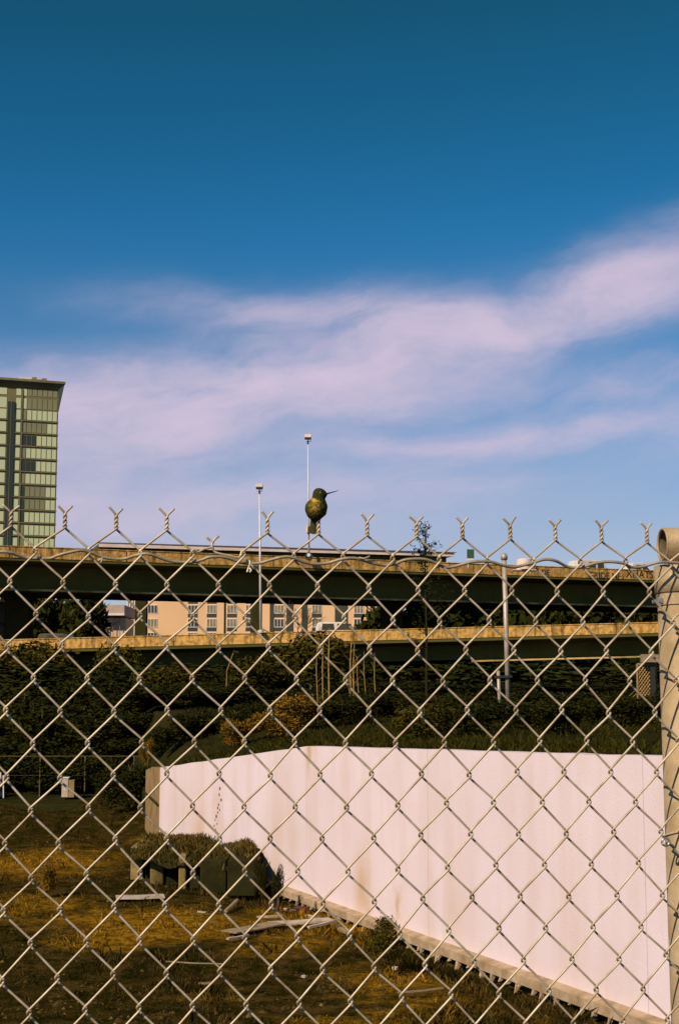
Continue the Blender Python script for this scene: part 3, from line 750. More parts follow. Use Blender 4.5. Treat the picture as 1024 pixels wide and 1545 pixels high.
mb = MB(); tbox(mb, 0, 45, -18, 0, 2, zc); part(tw, 'core', mb, M['twcore'])
# flared cornice
zb = P(84, 622, TWD).z
mb = MB()
vs_ = [tpt(0,0.3,zb),tpt(-1.3,1.2,TWZ-.4),tpt(46,1.2,TWZ-.4),tpt(46,.3,zc-.2),tpt(0,-18,zb),tpt(-1.3,-18.5,TWZ-.4),tpt(46,-18.5,TWZ-.4),tpt(46,-18,zc-.2),tpt(.15,.3,zc-.2),tpt(.15,-18,zc-.2)]
mb.add(vs_, [(0,8,1),(8,3,2,1),(4,5,9),(9,5,6,7),(0,1,5,4),(1,2,6,5),(2,3,7,6),(8,9,7,3),(0,4,9,8)]); part(tw, 'cornice', mb, M['twdark'])
mb = MB(); tbox(mb, -1.5, 46.2, -18.6, 1.35, TWZ-.398, TWZ+.2); part(tw, 'roof_edge', mb, M['twcore'])
# panes
edges = [84, 76.6, 68.8, 61.0, 53.2, 45.4, 37.8, 31.2]
pe = [(edges[i+1], edges[i]) for i in range(7)]+[(20.5,29.0),(-9,7.5),(-26,-10),(-43,-27),(-60,-44)]
meshes = {}
def pane(px0, px1, z0, z1, m):
    u0, u1 = tu(px1), tu(px0)
    key = (round(px0), m.name, round(z1-z0,2))
    if key not in meshes:
        mb = MB(); w = u1-u0-.22; h = z1-z0
        A = tud; vs = [A*0, A*w, A*w+tn*.06, tn*.06]
        mb.add([*vs, *[v+Vector((0,0,h)) for v in vs]], [(0,3,2,1),(4,5,6,7),(0,1,5,4),(1,2,6,5),(2,3,7,6),(3,0,4,7)])
        me = bpy.data.meshes.new('pane'); me.from_pydata(mb.v, [], mb.f); me.materials.append(m); meshes[key] = me
    o = link('pane', meshes[key]); o.parent = tw; o.location = tpt(u0+.11, .02, z0)-Vector(tw.location)
zbt = [P(84,y,TWD).z for y in (598, 619)]
rowlist = []
z = P(84, 621.5, TWD).z
rowlist.append((P(84,600.5,TWD).z, P(84,590,TWD).z, 't')); rowlist.append((P(84,620,TWD).z, P(84,604.5,TWD).z, 't'))
k = 0
while z-ffl > 20:
    rowlist.append((z-ffl+.75, z-.10, k)); z -= ffl; k += 1
rnd = random.Random(4)
for (z0, z1, k) in rowlist:
    for j, (a, b) in enumerate(pe):
        m = M['twpane']
        if k == 't':
            if j <= 5: m = M['twpane2']
        else:
            if j == 6: m = M['twpane2'] if rnd.random() < .7 else M['twdark']
            if k == 2 and j in (4,5,6): m = M['twdark']
            if k == 4 and j in (4,5,6): m = M['twdark']
            if k == 1 and j in (2,3,4,5): m = M['twpane2']
            if k in (6,7) and j in (2,3,4,5): m = M['twpane2']
        pane(a, b, z0, z1, m)
        if b-a > 14:
            pass
    u0, u1 = 0.0, tu(20.5)
    if k != 't':
        mb = MB(); tbox(mb, -.15, 45, .1, .28, z0-.38, z0-.14); part(tw, 'spandrel_rail', mb, M['mull'])
mb = MB(); tbox(mb, tu(19.5), tu(8.5), .0, .35, 3, zc-4.0); part(tw, 'dark_strip', mb, M['twdark'])
mb = MB(); tbox(mb, tu(31), tu(29.3), .0, .3, 3, zc-.5); part(tw, 'dark_strip', mb, M['twcore'])
mb = MB(); tbox(mb, tu(13.8), tu(13.2), .351, .45, 3, zc-4.0); part(tw, 'mullion', mb, M['mull'])
for px in (29,24,76,60): pass
zr = TWZ+.2
mb = MB(); tbox(mb, tu(47), tu(30), -8, -5, zr, P(84,568,TWD).z+.3); part(tw, 'rooftop_unit', mb, M['white'])
for a, b, h in ((49,56,2.0),(57,63,1.5),(64,71,1.9)):
    mb = MB(); tbox(mb, tu(b), tu(a), -7, -5, zr, zr+h); part(tw, 'rooftop_unit', mb, M['rawconc'])
    mb = MB(); c = tpt((tu(a)+tu(b))/2, -4.9, zr+h*.45); mb.tube([c, c+tn*.12], .45, 12); part(tw, 'fan_vent', mb, M['black'])

# ------------------------------------------------------------------ vegetation
def crown_mesh(name, m, n, size, lobes=7, spread=.55, seed=0, shell=.55, aspect=1.7):
    r = random.Random(seed); vs = []; fs = []
    L = [(Vector((r.uniform(-1,1)*spread, r.uniform(-1,1)*spread, r.uniform(-.7,.75)*spread+.0)), r.uniform(.32,.62)) for _ in range(lobes)]
    for i in range(n):
        c, R = L[int(r.random()**.9*lobes)]
        d = Vector((r.gauss(0,1), r.gauss(0,1), r.gauss(0,1))).normalized()
        rr = R*(shell+(1-shell)*r.random()**.5)*(1 if r.random() < .9 else 1.25)
        p = c+d*rr; 
        u = Vector((r.gauss(0,1), r.gauss(0,1), r.gauss(0,.7))).normalized(); w = (d+Vector((r.gauss(0,.6),r.gauss(0,.6),r.gauss(0,.6)))).cross(u)
        if w.length < 1e-4: continue
        w.normalize(); s = size*r.uniform(.5,1.3)
        k = len(vs); vs += [p-u*s*aspect*.5, p+w*s*.35, p+u*s*aspect*.5, p-w*s*.35]; fs.append((k,k+1,k+2,k+3))
    me = bpy.data.meshes.new(name); me.from_pydata([tuple(v) for v in vs], [], fs); me.materials.append(m); return me
def limb_mesh(name, m, h, r0, seed, nb=6, spread=.5, thin=.3):
    r = random.Random(seed); mb = MB(); pts = [Vector((0,0,0))]
    for i in range(1, 7): pts.append(Vector((r.uniform(-.04,.04)*h*(i/6), r.uniform(-.04,.04)*h*(i/6), h*i/6)))
    mb.tube(pts, [r0*(1-.8*i/6) for i in range(7)], 7)
    for k in range(nb):
        i = r.randint(2,5); a = r.uniform(0, 2*pi); b = pts[i]; ln = h*spread*r.uniform(.5,1)*(1-i/9)
        e = b+Vector((cos(a)*ln, sin(a)*ln, ln*r.uniform(.5,.9))); mid = b.lerp(e, .5)+Vector((0,0,ln*.08))
        mb.tube([b, mid, e], [r0*thin, r0*thin*.6, r0*thin*.25], 5)
    me = bpy.data.meshes.new(name); me.from_pydata(mb.v, [], mb.f); me.materials.append(m); me.polygons.foreach_set('use_smooth', [True]*len(me.polygons)); return me
CR = {}
for kind, mm in (('dark', M['leafdark']), ('mid', M['leafmid']), ('gold', M['leafgold'])):
    CR[kind] = [crown_mesh('crown', mm, 4200, .085, 9, .6, 10*i+len(kind), .5) for i in range(2)]
CR['far'] = [crown_mesh('crown', M['leafblack'], 5200, .15, 12, .62, 60+i, .35) for i in range(3)]
LM = [limb_mesh('stems', M['bark'], 1.0, .035, i, 8, .6) for i in range(2)]
LT = [limb_mesh('trunk', M['bark'], 1.0, .04, 20+i, 8, .5) for i in range(2)]
def bush(px, pt, d, wpx, kind, label, name='bush', group=None, cat='bush', seed=0, zb=None, trunk=False, flat=1.0):
    """shrub whose top is seen at (px, pt) at distance d and whose width is wpx photo pixels"""
    T = P(px, pt, d); z0 = surf(T.x, T.y) if zb is None else zb
    h = max(.9, T.z-z0); w = wpx*d/F/2
    e = empty(name, (T.x, T.y, z0), random.uniform(0, 6.28)); tag(e, label, cat, group)
    c = link('crown', CR[kind][seed % len(CR[kind])], e)
    if trunk:
        c.location = (0,0,h*.60); c.scale = (w/1.0, w/1.0*flat, h*.42)
    else:
        c.location = (0,0,h*.45); c.scale = (w/1.0, w/1.0*flat, h*.52)
    s = link('trunk' if trunk else 'stems', (LT if trunk else LM)[seed % 2], e); s.scale = (h*.85, h*.85, h*.85)
    return e
rb = random.Random(11)
ORD = ['first','second','third','fourth','fifth','sixth','seventh','eighth','ninth','tenth','eleventh','twelfth','thirteenth','fourteenth','fifteenth','sixteenth','seventeenth','eighteenth','nineteenth','twentieth','twenty-first','twenty-second','twenty-third','twenty-fourth','twenty-fifth','twenty-sixth','twenty-seventh','twenty-eighth']
def row(pxs, tops, ds, ws, kind, text, group, name='bush', cat='bush', zb=None, jx=12, trunk=False):
    """one row of look-alikes, each labelled by its rank from the left"""
    for i, px in enumerate(pxs):
        t = tops(px) if callable(tops) else tops
        bush(px+rb.uniform(-jx,jx), rb.uniform(*t), rb.uniform(*ds), rb.uniform(*ws), kind, text % ORD[i], name=name, cat=cat, group=group, seed=i, zb=zb, trunk=trunk)
GA = 'dark shrubs on the shaded bank under the freeway'
# shade belt of shrubs on the bank below and in front of the freeway
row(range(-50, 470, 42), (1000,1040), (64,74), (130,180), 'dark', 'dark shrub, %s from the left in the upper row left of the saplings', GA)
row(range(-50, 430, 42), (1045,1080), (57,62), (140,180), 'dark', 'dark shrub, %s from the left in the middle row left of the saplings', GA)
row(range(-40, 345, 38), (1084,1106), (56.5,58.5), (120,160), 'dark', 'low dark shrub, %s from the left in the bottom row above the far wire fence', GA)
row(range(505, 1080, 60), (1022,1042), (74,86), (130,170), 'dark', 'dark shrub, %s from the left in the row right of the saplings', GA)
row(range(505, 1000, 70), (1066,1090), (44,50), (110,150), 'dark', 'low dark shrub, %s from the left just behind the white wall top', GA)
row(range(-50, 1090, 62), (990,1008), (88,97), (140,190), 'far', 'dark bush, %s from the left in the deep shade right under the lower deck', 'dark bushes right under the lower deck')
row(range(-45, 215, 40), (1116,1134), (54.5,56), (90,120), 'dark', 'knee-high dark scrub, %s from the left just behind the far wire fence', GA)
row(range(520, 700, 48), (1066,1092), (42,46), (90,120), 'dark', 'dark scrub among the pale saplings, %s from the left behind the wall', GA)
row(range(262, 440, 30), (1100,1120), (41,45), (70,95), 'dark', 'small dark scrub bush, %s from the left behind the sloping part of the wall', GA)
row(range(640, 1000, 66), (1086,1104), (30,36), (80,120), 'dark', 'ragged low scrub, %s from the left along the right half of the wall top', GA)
GF = 'dark evergreens beyond the freeway'
def ftop(px): return (876,890)
row(list(range(-40, 130, 28)), (872,892), (160,168), (90,110), 'far', 'dark evergreen beyond the decks, %s from the left, left of the annex building', GF, 'evergreen_tree', 'tree', 3.3, 4)
row(list(range(596, 1080, 34)), (868,888), (166,176), (110,140), 'far', 'dark evergreen beyond the decks, %s from the left counting from the hotel rightward', GF, 'evergreen_tree', 'tree', 3.3, 6)
row(list(range(-40, 1090, 60)), (958,968), (140,150), (120,160), 'far', 'low dark hedge shrub behind the lower deck, %s from the left', 'hedge shrubs behind the lower freeway deck', 'hedge_shrub', 'bush', 3.2, 8)
# individual shrubs
bush(470, 948, 60, 150, 'mid', 'olive green tree in front of the lower parapet, below the minivan', name='broadleaf_tree', cat='tree', seed=1, trunk=True)
bush(402, 985, 66, 110, 'mid', 'olive tree left of the one below the minivan, under the left lamp mast', name='broadleaf_tree', cat='tree', seed=0, trunk=True)
bush(452, 1040, 42, 88, 'gold', 'golden leaved shrub rising above the bend in the top of the white wall', seed=1)
bush(405, 1092, 40, 80, 'gold', 'low yellow-brown shrub left of the golden shrub, over the wall top', seed=0)
bush(352, 1105, 40, 50, 'gold', 'small golden shrub furthest left above the sloping wall top', seed=1)
bush(499, 1078, 43, 60, 'mid', 'olive shrub among the pale saplings behind the wall', seed=0)
bush(224, 1126, 40.5, 24, 'gold', 'small yellow-brown shrub on top of the brown return wall', seed=0, zb=1.75)
bush(196, 1140, 46.5, 70, 'dark', 'dark shrub left of the brown return wall by the fence end', seed=1, zb=0)
bush(168, 1158, 47.5, 60, 'dark', 'low dark shrub two bushes left of the brown return wall', seed=0, zb=0)
bush(240, 1118, 46.5, 60, 'dark', 'dark shrub directly behind the far corner of the white wall', seed=1)
bush(640, 1100, 30, 90, 'mid', 'low olive scrub behind the wall top, left of the capped pole', seed=0)
bush(250, 995, 80, 120, 'mid', 'dull olive bush in the shade under the left half of the freeway', seed=1)
bush(60, 958, 100, 130, 'mid', 'olive brush climbing over the left end of the lower parapet', seed=0, zb=3.2)
bush(180, 962, 100, 90, 'mid', 'low brush against the lower parapet under the annex building', seed=1, zb=3.2)
bush(-22, 1175, 53.5, 60, 'dark', 'dark shrub at the left edge by the far wire fence', seed=0)
bush(578, 1424, 21.3, 62, 'mid', 'leafy green weed clump growing at the foot of the wall ledge', name='weed_clump', cat='weed', seed=1, zb=-.1)
bush(420, 1326, 26.6, 20, 'dark', 'small dark shrub where the block row meets the white wall', seed=0, zb=-.05)
bush(397, 1318, 27.4, 18, 'dark', 'tiny dark shrub tight against the end of the block row', seed=1, zb=-.05)
bush(72, 1338, 27.5, 26, 'gold', 'small tuft of reddish dry weed alone on the left of the lot', name='weed_clump', cat='weed', seed=0, zb=-.05)

# sapling with a conical sparse crown breaking the skyline
T = P(641, 788, 58); z0 = surf(T.x, T.y); e = empty('young_tree', (T.x, T.y, z0)); tag(e, 'slim young tree with a leafy tip rising above the upper parapet right of the bird', 'tree')
h = T.z-z0
r = random.Random(5); mb = MB(); lv = MB()
mb.tube([(0,0,0),(.03,0,h*.4),(-.02,.02,h*.75),(0,0,h*.985)], [.06,.045,.025,.006], 7)
for k in range(60):
    f = r.uniform(.30,.99) if k < 46 else r.uniform(.80,.985); z = h*f; ln = (1-f)*2.6+.22; ln = min(ln, 1.0)*r.uniform(.6,1.05); a = r.uniform(0, 2*pi)
    b = Vector((0,0,z)); tip = b+Vector((cos(a)*ln, sin(a)*ln, ln*.75))
    mb.tube([b, b.lerp(tip,.5)+Vector((0,0,-.03)), tip], [.012,.009,.003], 4)
    for q in range(int(3+ln*20)):
        t = r.uniform(.15,1.05); p = b.lerp(tip, t)+Vector((r.gauss(0,.06),r.gauss(0,.06),r.gauss(0,.05)))
        u = Vector((r.gauss(0,1),r.gauss(0,1),abs(r.gauss(0,1)))).normalized()*.075; w = u.orthogonal().normalized()*.028
        lv.add([p-u,p+w,p+u,p-w], [(0,1,2,3)])
mb.build('trunk', mat('dark_bark', (.022,.020,.007), .95, 0, (.035,.028,.01), 8, spec=.0), e); lv.build('crown', M['leafdark'], e, fix=False)

# pale thin saplings under the freeway
for i, (px, pt, pb, r_) in enumerate(((478,975,1118,.016),(488,958,1125,.022),(497,948,1120,.028),(530,965,1070,.026),(534.5,970,1060,.022),(539,990,1045,.015),(565,985,1110,.016),(528,1000,1110,.014),(549,982,1030,.014))):
    d = 45+i*.6; T = P(px, pt, d); B = P(px+rb.uniform(-3,3), pb, d); z0 = min(surf(B.x, B.y), B.z)
    e = empty('sapling', (B.x, B.y, z0)); tag(e, 'thin pale bare sapling above the wall, %s from the left' % ORD[sorted((478,488,497,530,534.5,539,565,528,549)).index(px)], 'sapling', 'thin pale saplings above the wall')
    hh = T.z-z0; mb = MB(); dx = T.x-B.x
    mb.tube([(0,0,0),(dx*.3+.02,0,hh*.35),(dx*.7-.02,0,hh*.7),(dx,0,hh)], [r_*1.2,r_,r_*.9,r_*.4], 6)
    for k in range(5):
        z = hh*rb.uniform(.4,.95); a = rb.uniform(0,6.28); l = rb.uniform(.15,.4); mb.tube([(dx*z/hh,0,z),(dx*z/hh+cos(a)*l,sin(a)*l,z+l*.9)], [r_*.4,r_*.15], 4)
    mb.build('stem', M['stem'], e)
# bare twiggy tree in front of the hotel
T = P(428, 905, 96); e = empty('bare_tree', (T.x, T.y, 3.3)); tag(e, 'bare branching tree against the hotel wall left of the minivan', 'tree')
mb = MB(); r = random.Random(8)
def branch(p, d, l, rr, n):
    q = p+d*l; mb.tube([p, p.lerp(q,.5)+Vector((r.gauss(0,.04*l),0,r.gauss(0,.04*l))), q], [rr, rr*.8, rr*.55], 5)
    if n:
        for _ in range(3):
            nd = (d+Vector((r.gauss(0,.55), r.gauss(0,.4), r.gauss(.05,.35)))).normalized(); branch(q, nd, l*.72, rr*.6, n-1)
branch(Vector((0,0,0)), Vector((0,0,1)), 2.2, .11, 5); mb.build('trunk', M['bark'], e)

# ------------------------------------------------------------------ grass and weeds (uncountable)
def blades(name, label, pts, m, cat='grass'):
    vs = []; fs = []
    r = random.Random(99)
    for (x, y, z, h) in pts:
        a = r.uniform(0, 2*pi); w = h*r.uniform(.06,.12); lean = Vector((r.gauss(0,.45), r.gauss(0,.45), 1))*h
        k = len(vs); dx, dy = cos(a)*w, sin(a)*w
        vs += [(x-dx,y-dy,z-.01),(x+dx,y+dy,z-.01),(x+lean.x*.5+dx*.7,y+lean.y*.5+dy*.7,z+lean.z*.6),(x+lean.x,y+lean.y,z+lean.z*.95)]
        fs.append((k,k+1,k+2)); fs.append((k,k+2,k+3))
    me = bpy.data.meshes.new(name); me.from_pydata(vs, [], fs); me.materials.append(m)
    o = link(name, me); tag(o, label, cat, kind='stuff'); return o
r = random.Random(21); pts = []
def wall_side(x, y):
    return (Vector((x, y, 0))-WN).dot(nrm) < -.25
while len(pts) < 75000:
    y = 14.5+(52-14.5)*r.random()**1.5; x = r.uniform(-.30, .26)*y
    if not wall_side(x, y) and y < WC.y: continue
    f = fbm(x, y, .6)+fbm(x, y, 2.5)*.9
    if r.random() > .22+f*1.3: continue
    h = r.uniform(.02,.07)*(1+max(0,f)*1.0)*(1 if r.random() < .97 else 2.2)
    for _ in range(3): 
        pts.append((x+r.gauss(0,.04), y+r.gauss(0,.04), lot_z(x, y), h*r.uniform(.6,1.2)))
lit = []; lf = []
rl = random.Random(5)
while len(lf) < 36000:
    y = 14.5+(50-14.5)*rl.random()**1.4; x = rl.uniform(-.30,.26)*y
    if not wall_side(x, y) and y < WC.y: continue
    sz = rl.uniform(.006,.026)*(1 if rl.random()<.97 else 1.8); z = lot_z(x,y)+.012; a = rl.uniform(0,6.28); k = len(lit)
    for q in range(4):
        b_ = a+q*pi/2+rl.uniform(-.3,.3); rr = sz*(1 if q%2 else .45); lit.append((x+cos(b_)*rr, y+sin(b_)*rr, z+rl.uniform(0,.02)))
    lf.append((k,k+1,k+2,k+3))
me = bpy.data.meshes.new('leaf_litter'); me.from_pydata(lit, [], lf)
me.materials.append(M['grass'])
tag(link('leaf_litter', me), 'dry fallen leaves and twigs scattered over the vacant lot', 'leaf litter', kind='stuff')
cl_v = []; cl_f = []
for _ in range(15000):
    y = 14.5+(50-14.5)*rl.random()**1.4; x = rl.uniform(-.30,.26)*y
    if (not wall_side(x, y) and y < WC.y) or fbm(x+3, y, .8) < -.05: continue
    sz = rl.uniform(.008,.04)*(1 if rl.random() < .96 else 2.2); z = lot_z(x,y); k = len(cl_v)
    for q in range(5):
        b_ = q*2*pi/5+rl.uniform(-.4,.4); cl_v.append((x+cos(b_)*sz, y+sin(b_)*sz, z-.004))
    cl_v.append((x+rl.uniform(-.3,.3)*sz, y+rl.uniform(-.3,.3)*sz, z+sz*rl.uniform(.5,.95)))
    for q in range(5): cl_f.append((k+q, k+(q+1)%5, k+5))
me = bpy.data.meshes.new('clods'); me.from_pydata(cl_v, [], cl_f)
me.materials.append(mat('soil_clods', (.055,.036,.012), .95, 0, (.13,.085,.03), 2.5, island=.6, spec=.0, lo=.5, hi=.66))
tag(link('clods', me), 'small clods and pebbles strewn over the bare soil of the lot', 'gravel', kind='stuff')
# rank weeds at the foot of the wall
for _ in range(7000):
    s = r.uniform(5.0, (WC-WR).length); q = WR+wdir*s-nrm*(.25+abs(r.gauss(0,.45))); pts.append((q.x, q.y, lot_z(q.x,q.y), r.uniform(.04,.17)))
blades('grass', 'short grass and weeds over the vacant lot, sun patches painted gold, shade dark', pts, M['grass'])
# scrub grass along the top of the bank behind the wall
pts = []
for _ in range(16000):
    s = r.uniform(0, (WC-WR).length); q = WR+wdir*s+nrm*(.35+abs(r.gauss(0,1.6))); pts.append((q.x, q.y, surf(q.x,q.y), r.uniform(.05,.2)))
for _ in range(34000):
    y = r.uniform(30, 62); x = r.uniform(-.10,.26)*y
    if (Vector((x,y,0))-WN).dot(nrm) < .3: continue
    pts.append((x, y, surf(x,y), r.uniform(.04,.15)))
M['bankgrass'] = mat('bank_grass', (.017,.018,.003), .9, 0, (.045,.036,.005), 1.4, island=.5, spec=.03)
blades('bank_grass', 'dim scrubby grass along the top of the bank behind the white wall', pts, M['bankgrass'])

# ------------------------------------------------------------------ overgrown block row on the lot
blk = empty('block_row', G(290, 1335)); tag(blk, 'row of old concrete blocks with grass growing over their tops on the lot', 'concrete blocks')
M['blk1'] = mat('mossy_concrete_block', (.20,.14,.05), .95, 0, (.08,.06,.02), 3, .02, 8, spec=.04)
M['blk2'] = mat('pale_concrete_block', (.36,.25,.10), .95, 0, (.17,.12,.045), 3, .02, 8, spec=.04)
M['blk3'] = mat('dark_mossy_block', (.034,.029,.008), .95, 0, (.018,.017,.006), 3, .02, 8, spec=.04)
def blockbox(p0, p1, pyb, pyt, dep, m, back=0):
    A = G(p0, pyb); B = G(p1, pyb); 
    zt = P(p0, pyt, A.y).z
    mb = MB(); mb.box((A.x, A.y+back, -.1), (B.x-.01, A.y+dep, zt)); 
    o = mb.build('block', m, None, bevel=.02); o.parent = blk; o.matrix_parent_inverse = Matrix.Translation(blk.location).inverted(); return zt
for (a, b, yb, yt, m, bk) in ((192,197,1325,1280,'blk3',.3),(197,216,1324,1277,'blk2',0),(217,226,1326,1283,'blk3',.25),(226,247,1330,1284,'blk1',.05),(248,268,1332,1288,'blk3',.3),(269,281,1336,1290,'blk2',.05),(282,300,1338,1292,'blk3',.35),(301,342,1342,1298,'blk3',.1),(343,386,1345,1298,'blk3',0)):
    blockbox(a, b, yb, yt, 2.4, M[m], bk)
# soil and grass mound on top
A = G(192, 1330); B = G(388, 1345); top = []
nx, ny = 30, 12; vs_ = []; fs_ = []
for j in range(ny):
    for i in range(nx):
        px = 190+198*i/(nx-1); y0 = A.y+(B.y-A.y)*i/(nx-1); y = y0+.0+(3.2)*j/(ny-1)
        x = P(px, 1300, y0).x*(1+.0*j)+(-.0)
        hb = P(px, 1278+16*i/(nx-1), y0+1).z
        e_ = min(1, j/1.5, (ny-1-j)/2.0, i/1.5, (nx-1-i)/1.5)
        vs_.append((x, y-.02, hb-.18+.24*e_+.16*fbm(x, y, 1.3)))
for j in range(ny-1):
    for i in range(nx-1): fs_.append((j*nx+i, j*nx+i+1, (j+1)*nx+i+1, (j+1)*nx+i))
mb = MB().add(vs_, fs_); o = mb.build('turf_top', M['bank'], None, fix=False, smooth=True); o.parent = blk; o.matrix_parent_inverse = Matrix.Translation(blk.location).inverted()
bvt = BVHTree.FromPolygons([Vector(v) for v in vs_], fs_)
pts = []
for _ in range(9000):
    v = vs_[r.randrange(len(vs_))]; x = v[0]+r.gauss(0,.15); y = v[1]+r.gauss(0,.2)
    hh = bvt.ray_cast(Vector((x,y,10)), Vector((0,0,-1)))
    if hh[0] is None: continue
    pts.append((x, y, hh[0].z, r.uniform(.05,.16)))
M['turf'] = mat('turf_blades', (.040,.036,.008), .9, 0, (.12,.075,.013), 1.6, island=.6, spec=.1)
o = blades('turf_blades', None, pts, M['turf'], None); o.parent = blk; o.matrix_parent_inverse = Matrix.Translation(blk.location).inverted()

# ------------------------------------------------------------------ boards and litter on the lot
def board(p0, p1, wd, th, label, m, name='board', cat='board', lift=.03, tilt=0, group=None):
    A = G(*p0); B = G(*p1); t = (B-A); L_ = t.length; a = atan2(t.y, t.x)
    C_ = (A+B)/2; z = lot_z(C_.x, C_.y)
    n = 6; vs = []
    for i in range(n+1):
        x = -L_/2+L_*i/n; s = .004*sin(i*1.3+L_)
        vs += [(x,-wd/2,s),(x,wd/2,s+.01),(x,wd/2,s+th),(x,-wd/2,s+th)]
    fs = [(i*4+k,i*4+(k+1)%4,(i+1)*4+(k+1)%4,(i+1)*4+k) for i in range(n) for k in range(4)]+[(3,2,1,0),tuple(n*4+k for k in range(4))]
    o = MB().add(vs, fs).build(name, m, None); o.location = (C_.x, C_.y, z+lift+.03); o.rotation_euler = (tilt, 0, a); tag(o, label, cat, group); return o
board((175,1362),(248,1360),.42,.025,'pale flat sheet lying on the lot left of the block row', M['paleboard'], 'sheet_panel', 'panel')
board((345,1412),(420,1398),.35,.02,'dull grey sheet at the left end of the board pile', M['wood'], 'sheet_panel', 'panel')
board((408,1398),(500,1392),.30,.03,'long pale weathered board lying on the dry grass', M['paleboard'], lift=.06)
board((343,1421),(374,1415),.06,.03,'short white stick below the grey sheet', M['scrapwhite'], 'stick', 'stick')
board((465,1404),(512,1392),.05,.04,'narrow pale stick at the right end of the board pile', M['paleboard'], 'stick', 'stick', lift=.08)
board((388,1388),(425,1386),.06,.03,'thin white slat just above the long pale board', M['scrapwhite'], 'slat', 'slat')
board((463,1372),(481,1376),.08,.03,'short white offcut near the wall ledge', M['scrapwhite'], 'offcut', 'offcut')
board((431,1364),(443,1367),.10,.03,'small white scrap left of the rusty orange scrap', M['scrapwhite'], 'scrap', 'scrap')
board((446,1365),(458,1362),.22,.08,'rusty orange scrap near the wall ledge', M['rust'], 'scrap', 'scrap')
board((299,1382),(311,1383),.05,.02,'tiny white scrap below the block row', M['scrapwhite'], 'scrap', 'scrap')
board((340,1379),(358,1362),.05,.05,'dry bent stick leaning beside the block row', M['wood'], 'stick', 'stick')
board((505,1390),(525,1400),.10,.04,'bent pale branch piece right of the board pile', M['wood'], 'branch_piece', 'branch')
board((594,1461),(597,1460),.07,.04,'white cup-sized scrap among the weeds below the wall', M['scrapwhite'], 'scrap', 'scrap')
board((456,1474),(462,1475),.05,.03,'tiny pale scrap on the dark soil at bottom centre', M['scrapwhite'], 'scrap', 'scrap')
board((250,1453),(340,1457),.02,.015,'long thin dry cane lying low on the dark soil', M['wood'], 'cane', 'cane')
board((300,1488),(318,1487),.03,.02,'short cane end near the bottom centre left', M['wood'], 'cane', 'cane')
board((600,1507),(668,1500),.025,.02,'thin dry cane on the soil under the wall ledge', M['wood'], 'cane', 'cane')

# ------------------------------------------------------------------ far wire fence and bits at the left of the lot
M['oldpost'] = mat('rusty_fence_post', (.13,.09,.03), .9, 0, (.07,.05,.018), 8)
ff = empty('wire_fence', G(130, 1200)); tag(ff, 'low thin wire fence across the far left side of the lot', 'fence')
FD = G(130, 1200).y
ffp = lambda name, mb, m, **k: part(ff, name, mb, m, **k)
for px in (-40, 60, 128, 202, 213):
    B = P(px, 1200, FD); z1 = P(px, 1140, FD).z; ffp('post', MB().tube([(B.x,B.y,-.1),(B.x,B.y,z1)], .028, 6), M['oldpost'])
A = P(-60, 1141, FD); B = P(214, 1141, FD); ffp('top_rail', MB().tube([A, B], .014, 5), M['oldpost'])
A = P(-60, 1170, FD); B = P(214, 1170, FD); ffp('middle_wire', MB().tube([A, B], .006, 4), M['oldpost'])
q = G(98, 1203); e = empty('utility_box', q); tag(e, 'small pale utility box standing by the far wire fence', 'utility box')
MB().box((-.12,0,0),(.12,.3,.68)).build('cabinet', M['paleboard'], e, bevel=.01); MB().box((.125,.02,0),(.33,.28,.62)).build('side_cover', M['rawconc'], e)
MB().box((-.14,-.02,.681),(.14,.32,.72)).build('lid', M['white'], e)
for (px, pt, pb, lab) in ((2,1165,1200,'pair-leading white stake at the very left edge of the lot'),(6,1170,1202,'thinner white stake just right of the edge stake')):
    q = G(px, pb); zt = P(px, pt, q.y).z; e = MB().tube([(0,0,-.05),(-.03,0,zt)], .03, 6).build('stake', M['white'], None); e.location = q; tag(e, lab, 'stake')
q = P(227, 1119, 60); e = MB().tube([(0,0,0),(0,0,.42)], .06, 8).build('marker_post', M['white'], None); e.location = (q.x,q.y,q.z); tag(e, 'short white marker standing in the dark bushes left of the wall', 'marker post')
q = P(343, 1012, 64); e = empty('leaning_sign', q); tag(e, 'thin leaning signpost in the dark bushes below the lower parapet', 'signpost')
MB().tube([(-.05,0,-1.5),(-.02,0,-.0),(.3,0,.9)], .02, 5).build('pole', M['stem'], e); MB().tube([(.25,0,.85),(.5,0,.8)], .06, 8).build('sign_head', M['column'], e)

# ------------------------------------------------------------------ poles and lattice behind the wall
def pole(px0, px1, pt, pb, d, r_, label, cap):
    B = P(px1, pb, d); T = P(px0, pt, d); z0 = min(B.z, surf(B.x, B.y))
    e = empty('pole', (B.x, B.y, z0)); tag(e, label, 'pole')
    MB().tube([(0,0,0),(T.x-B.x,0,T.z-z0)], r_, 14).build('shaft', M['pole'], e, smooth=True)
    if cap:
        t = Vector((T.x-B.x,0,T.z-z0)); MB().tube([t+Vector((0,0,-.05)), t+Vector((0,0,.06)), t+Vector((0,0,.14)), t+Vector((0,0,.17))], [r_*1.45,r_*1.45,r_*.9,r_*.3], 14).build('cap', M['pole'], e, smooth=True)
    return e
pole(760, 766.5, 842, 1075, 45, .075, 'thick silver pole with a rounded cap in front of the freeway', True)
e = pole(751, 754, 1012, 1076, 45.3, .055, 'short pale pole stub beside the thick capped pole', False)
zb_ = P(760, 1022, 45).z
mb = MB(); q = P(745, 1022, 44.9); q2 = P(772, 1021, 44.9); mb.tube([q, q2], .05, 6); o = mb.build('clamp_bar', M['black'], None); o.parent = e; o.matrix_parent_inverse = Matrix.Translation(e.location).inverted()

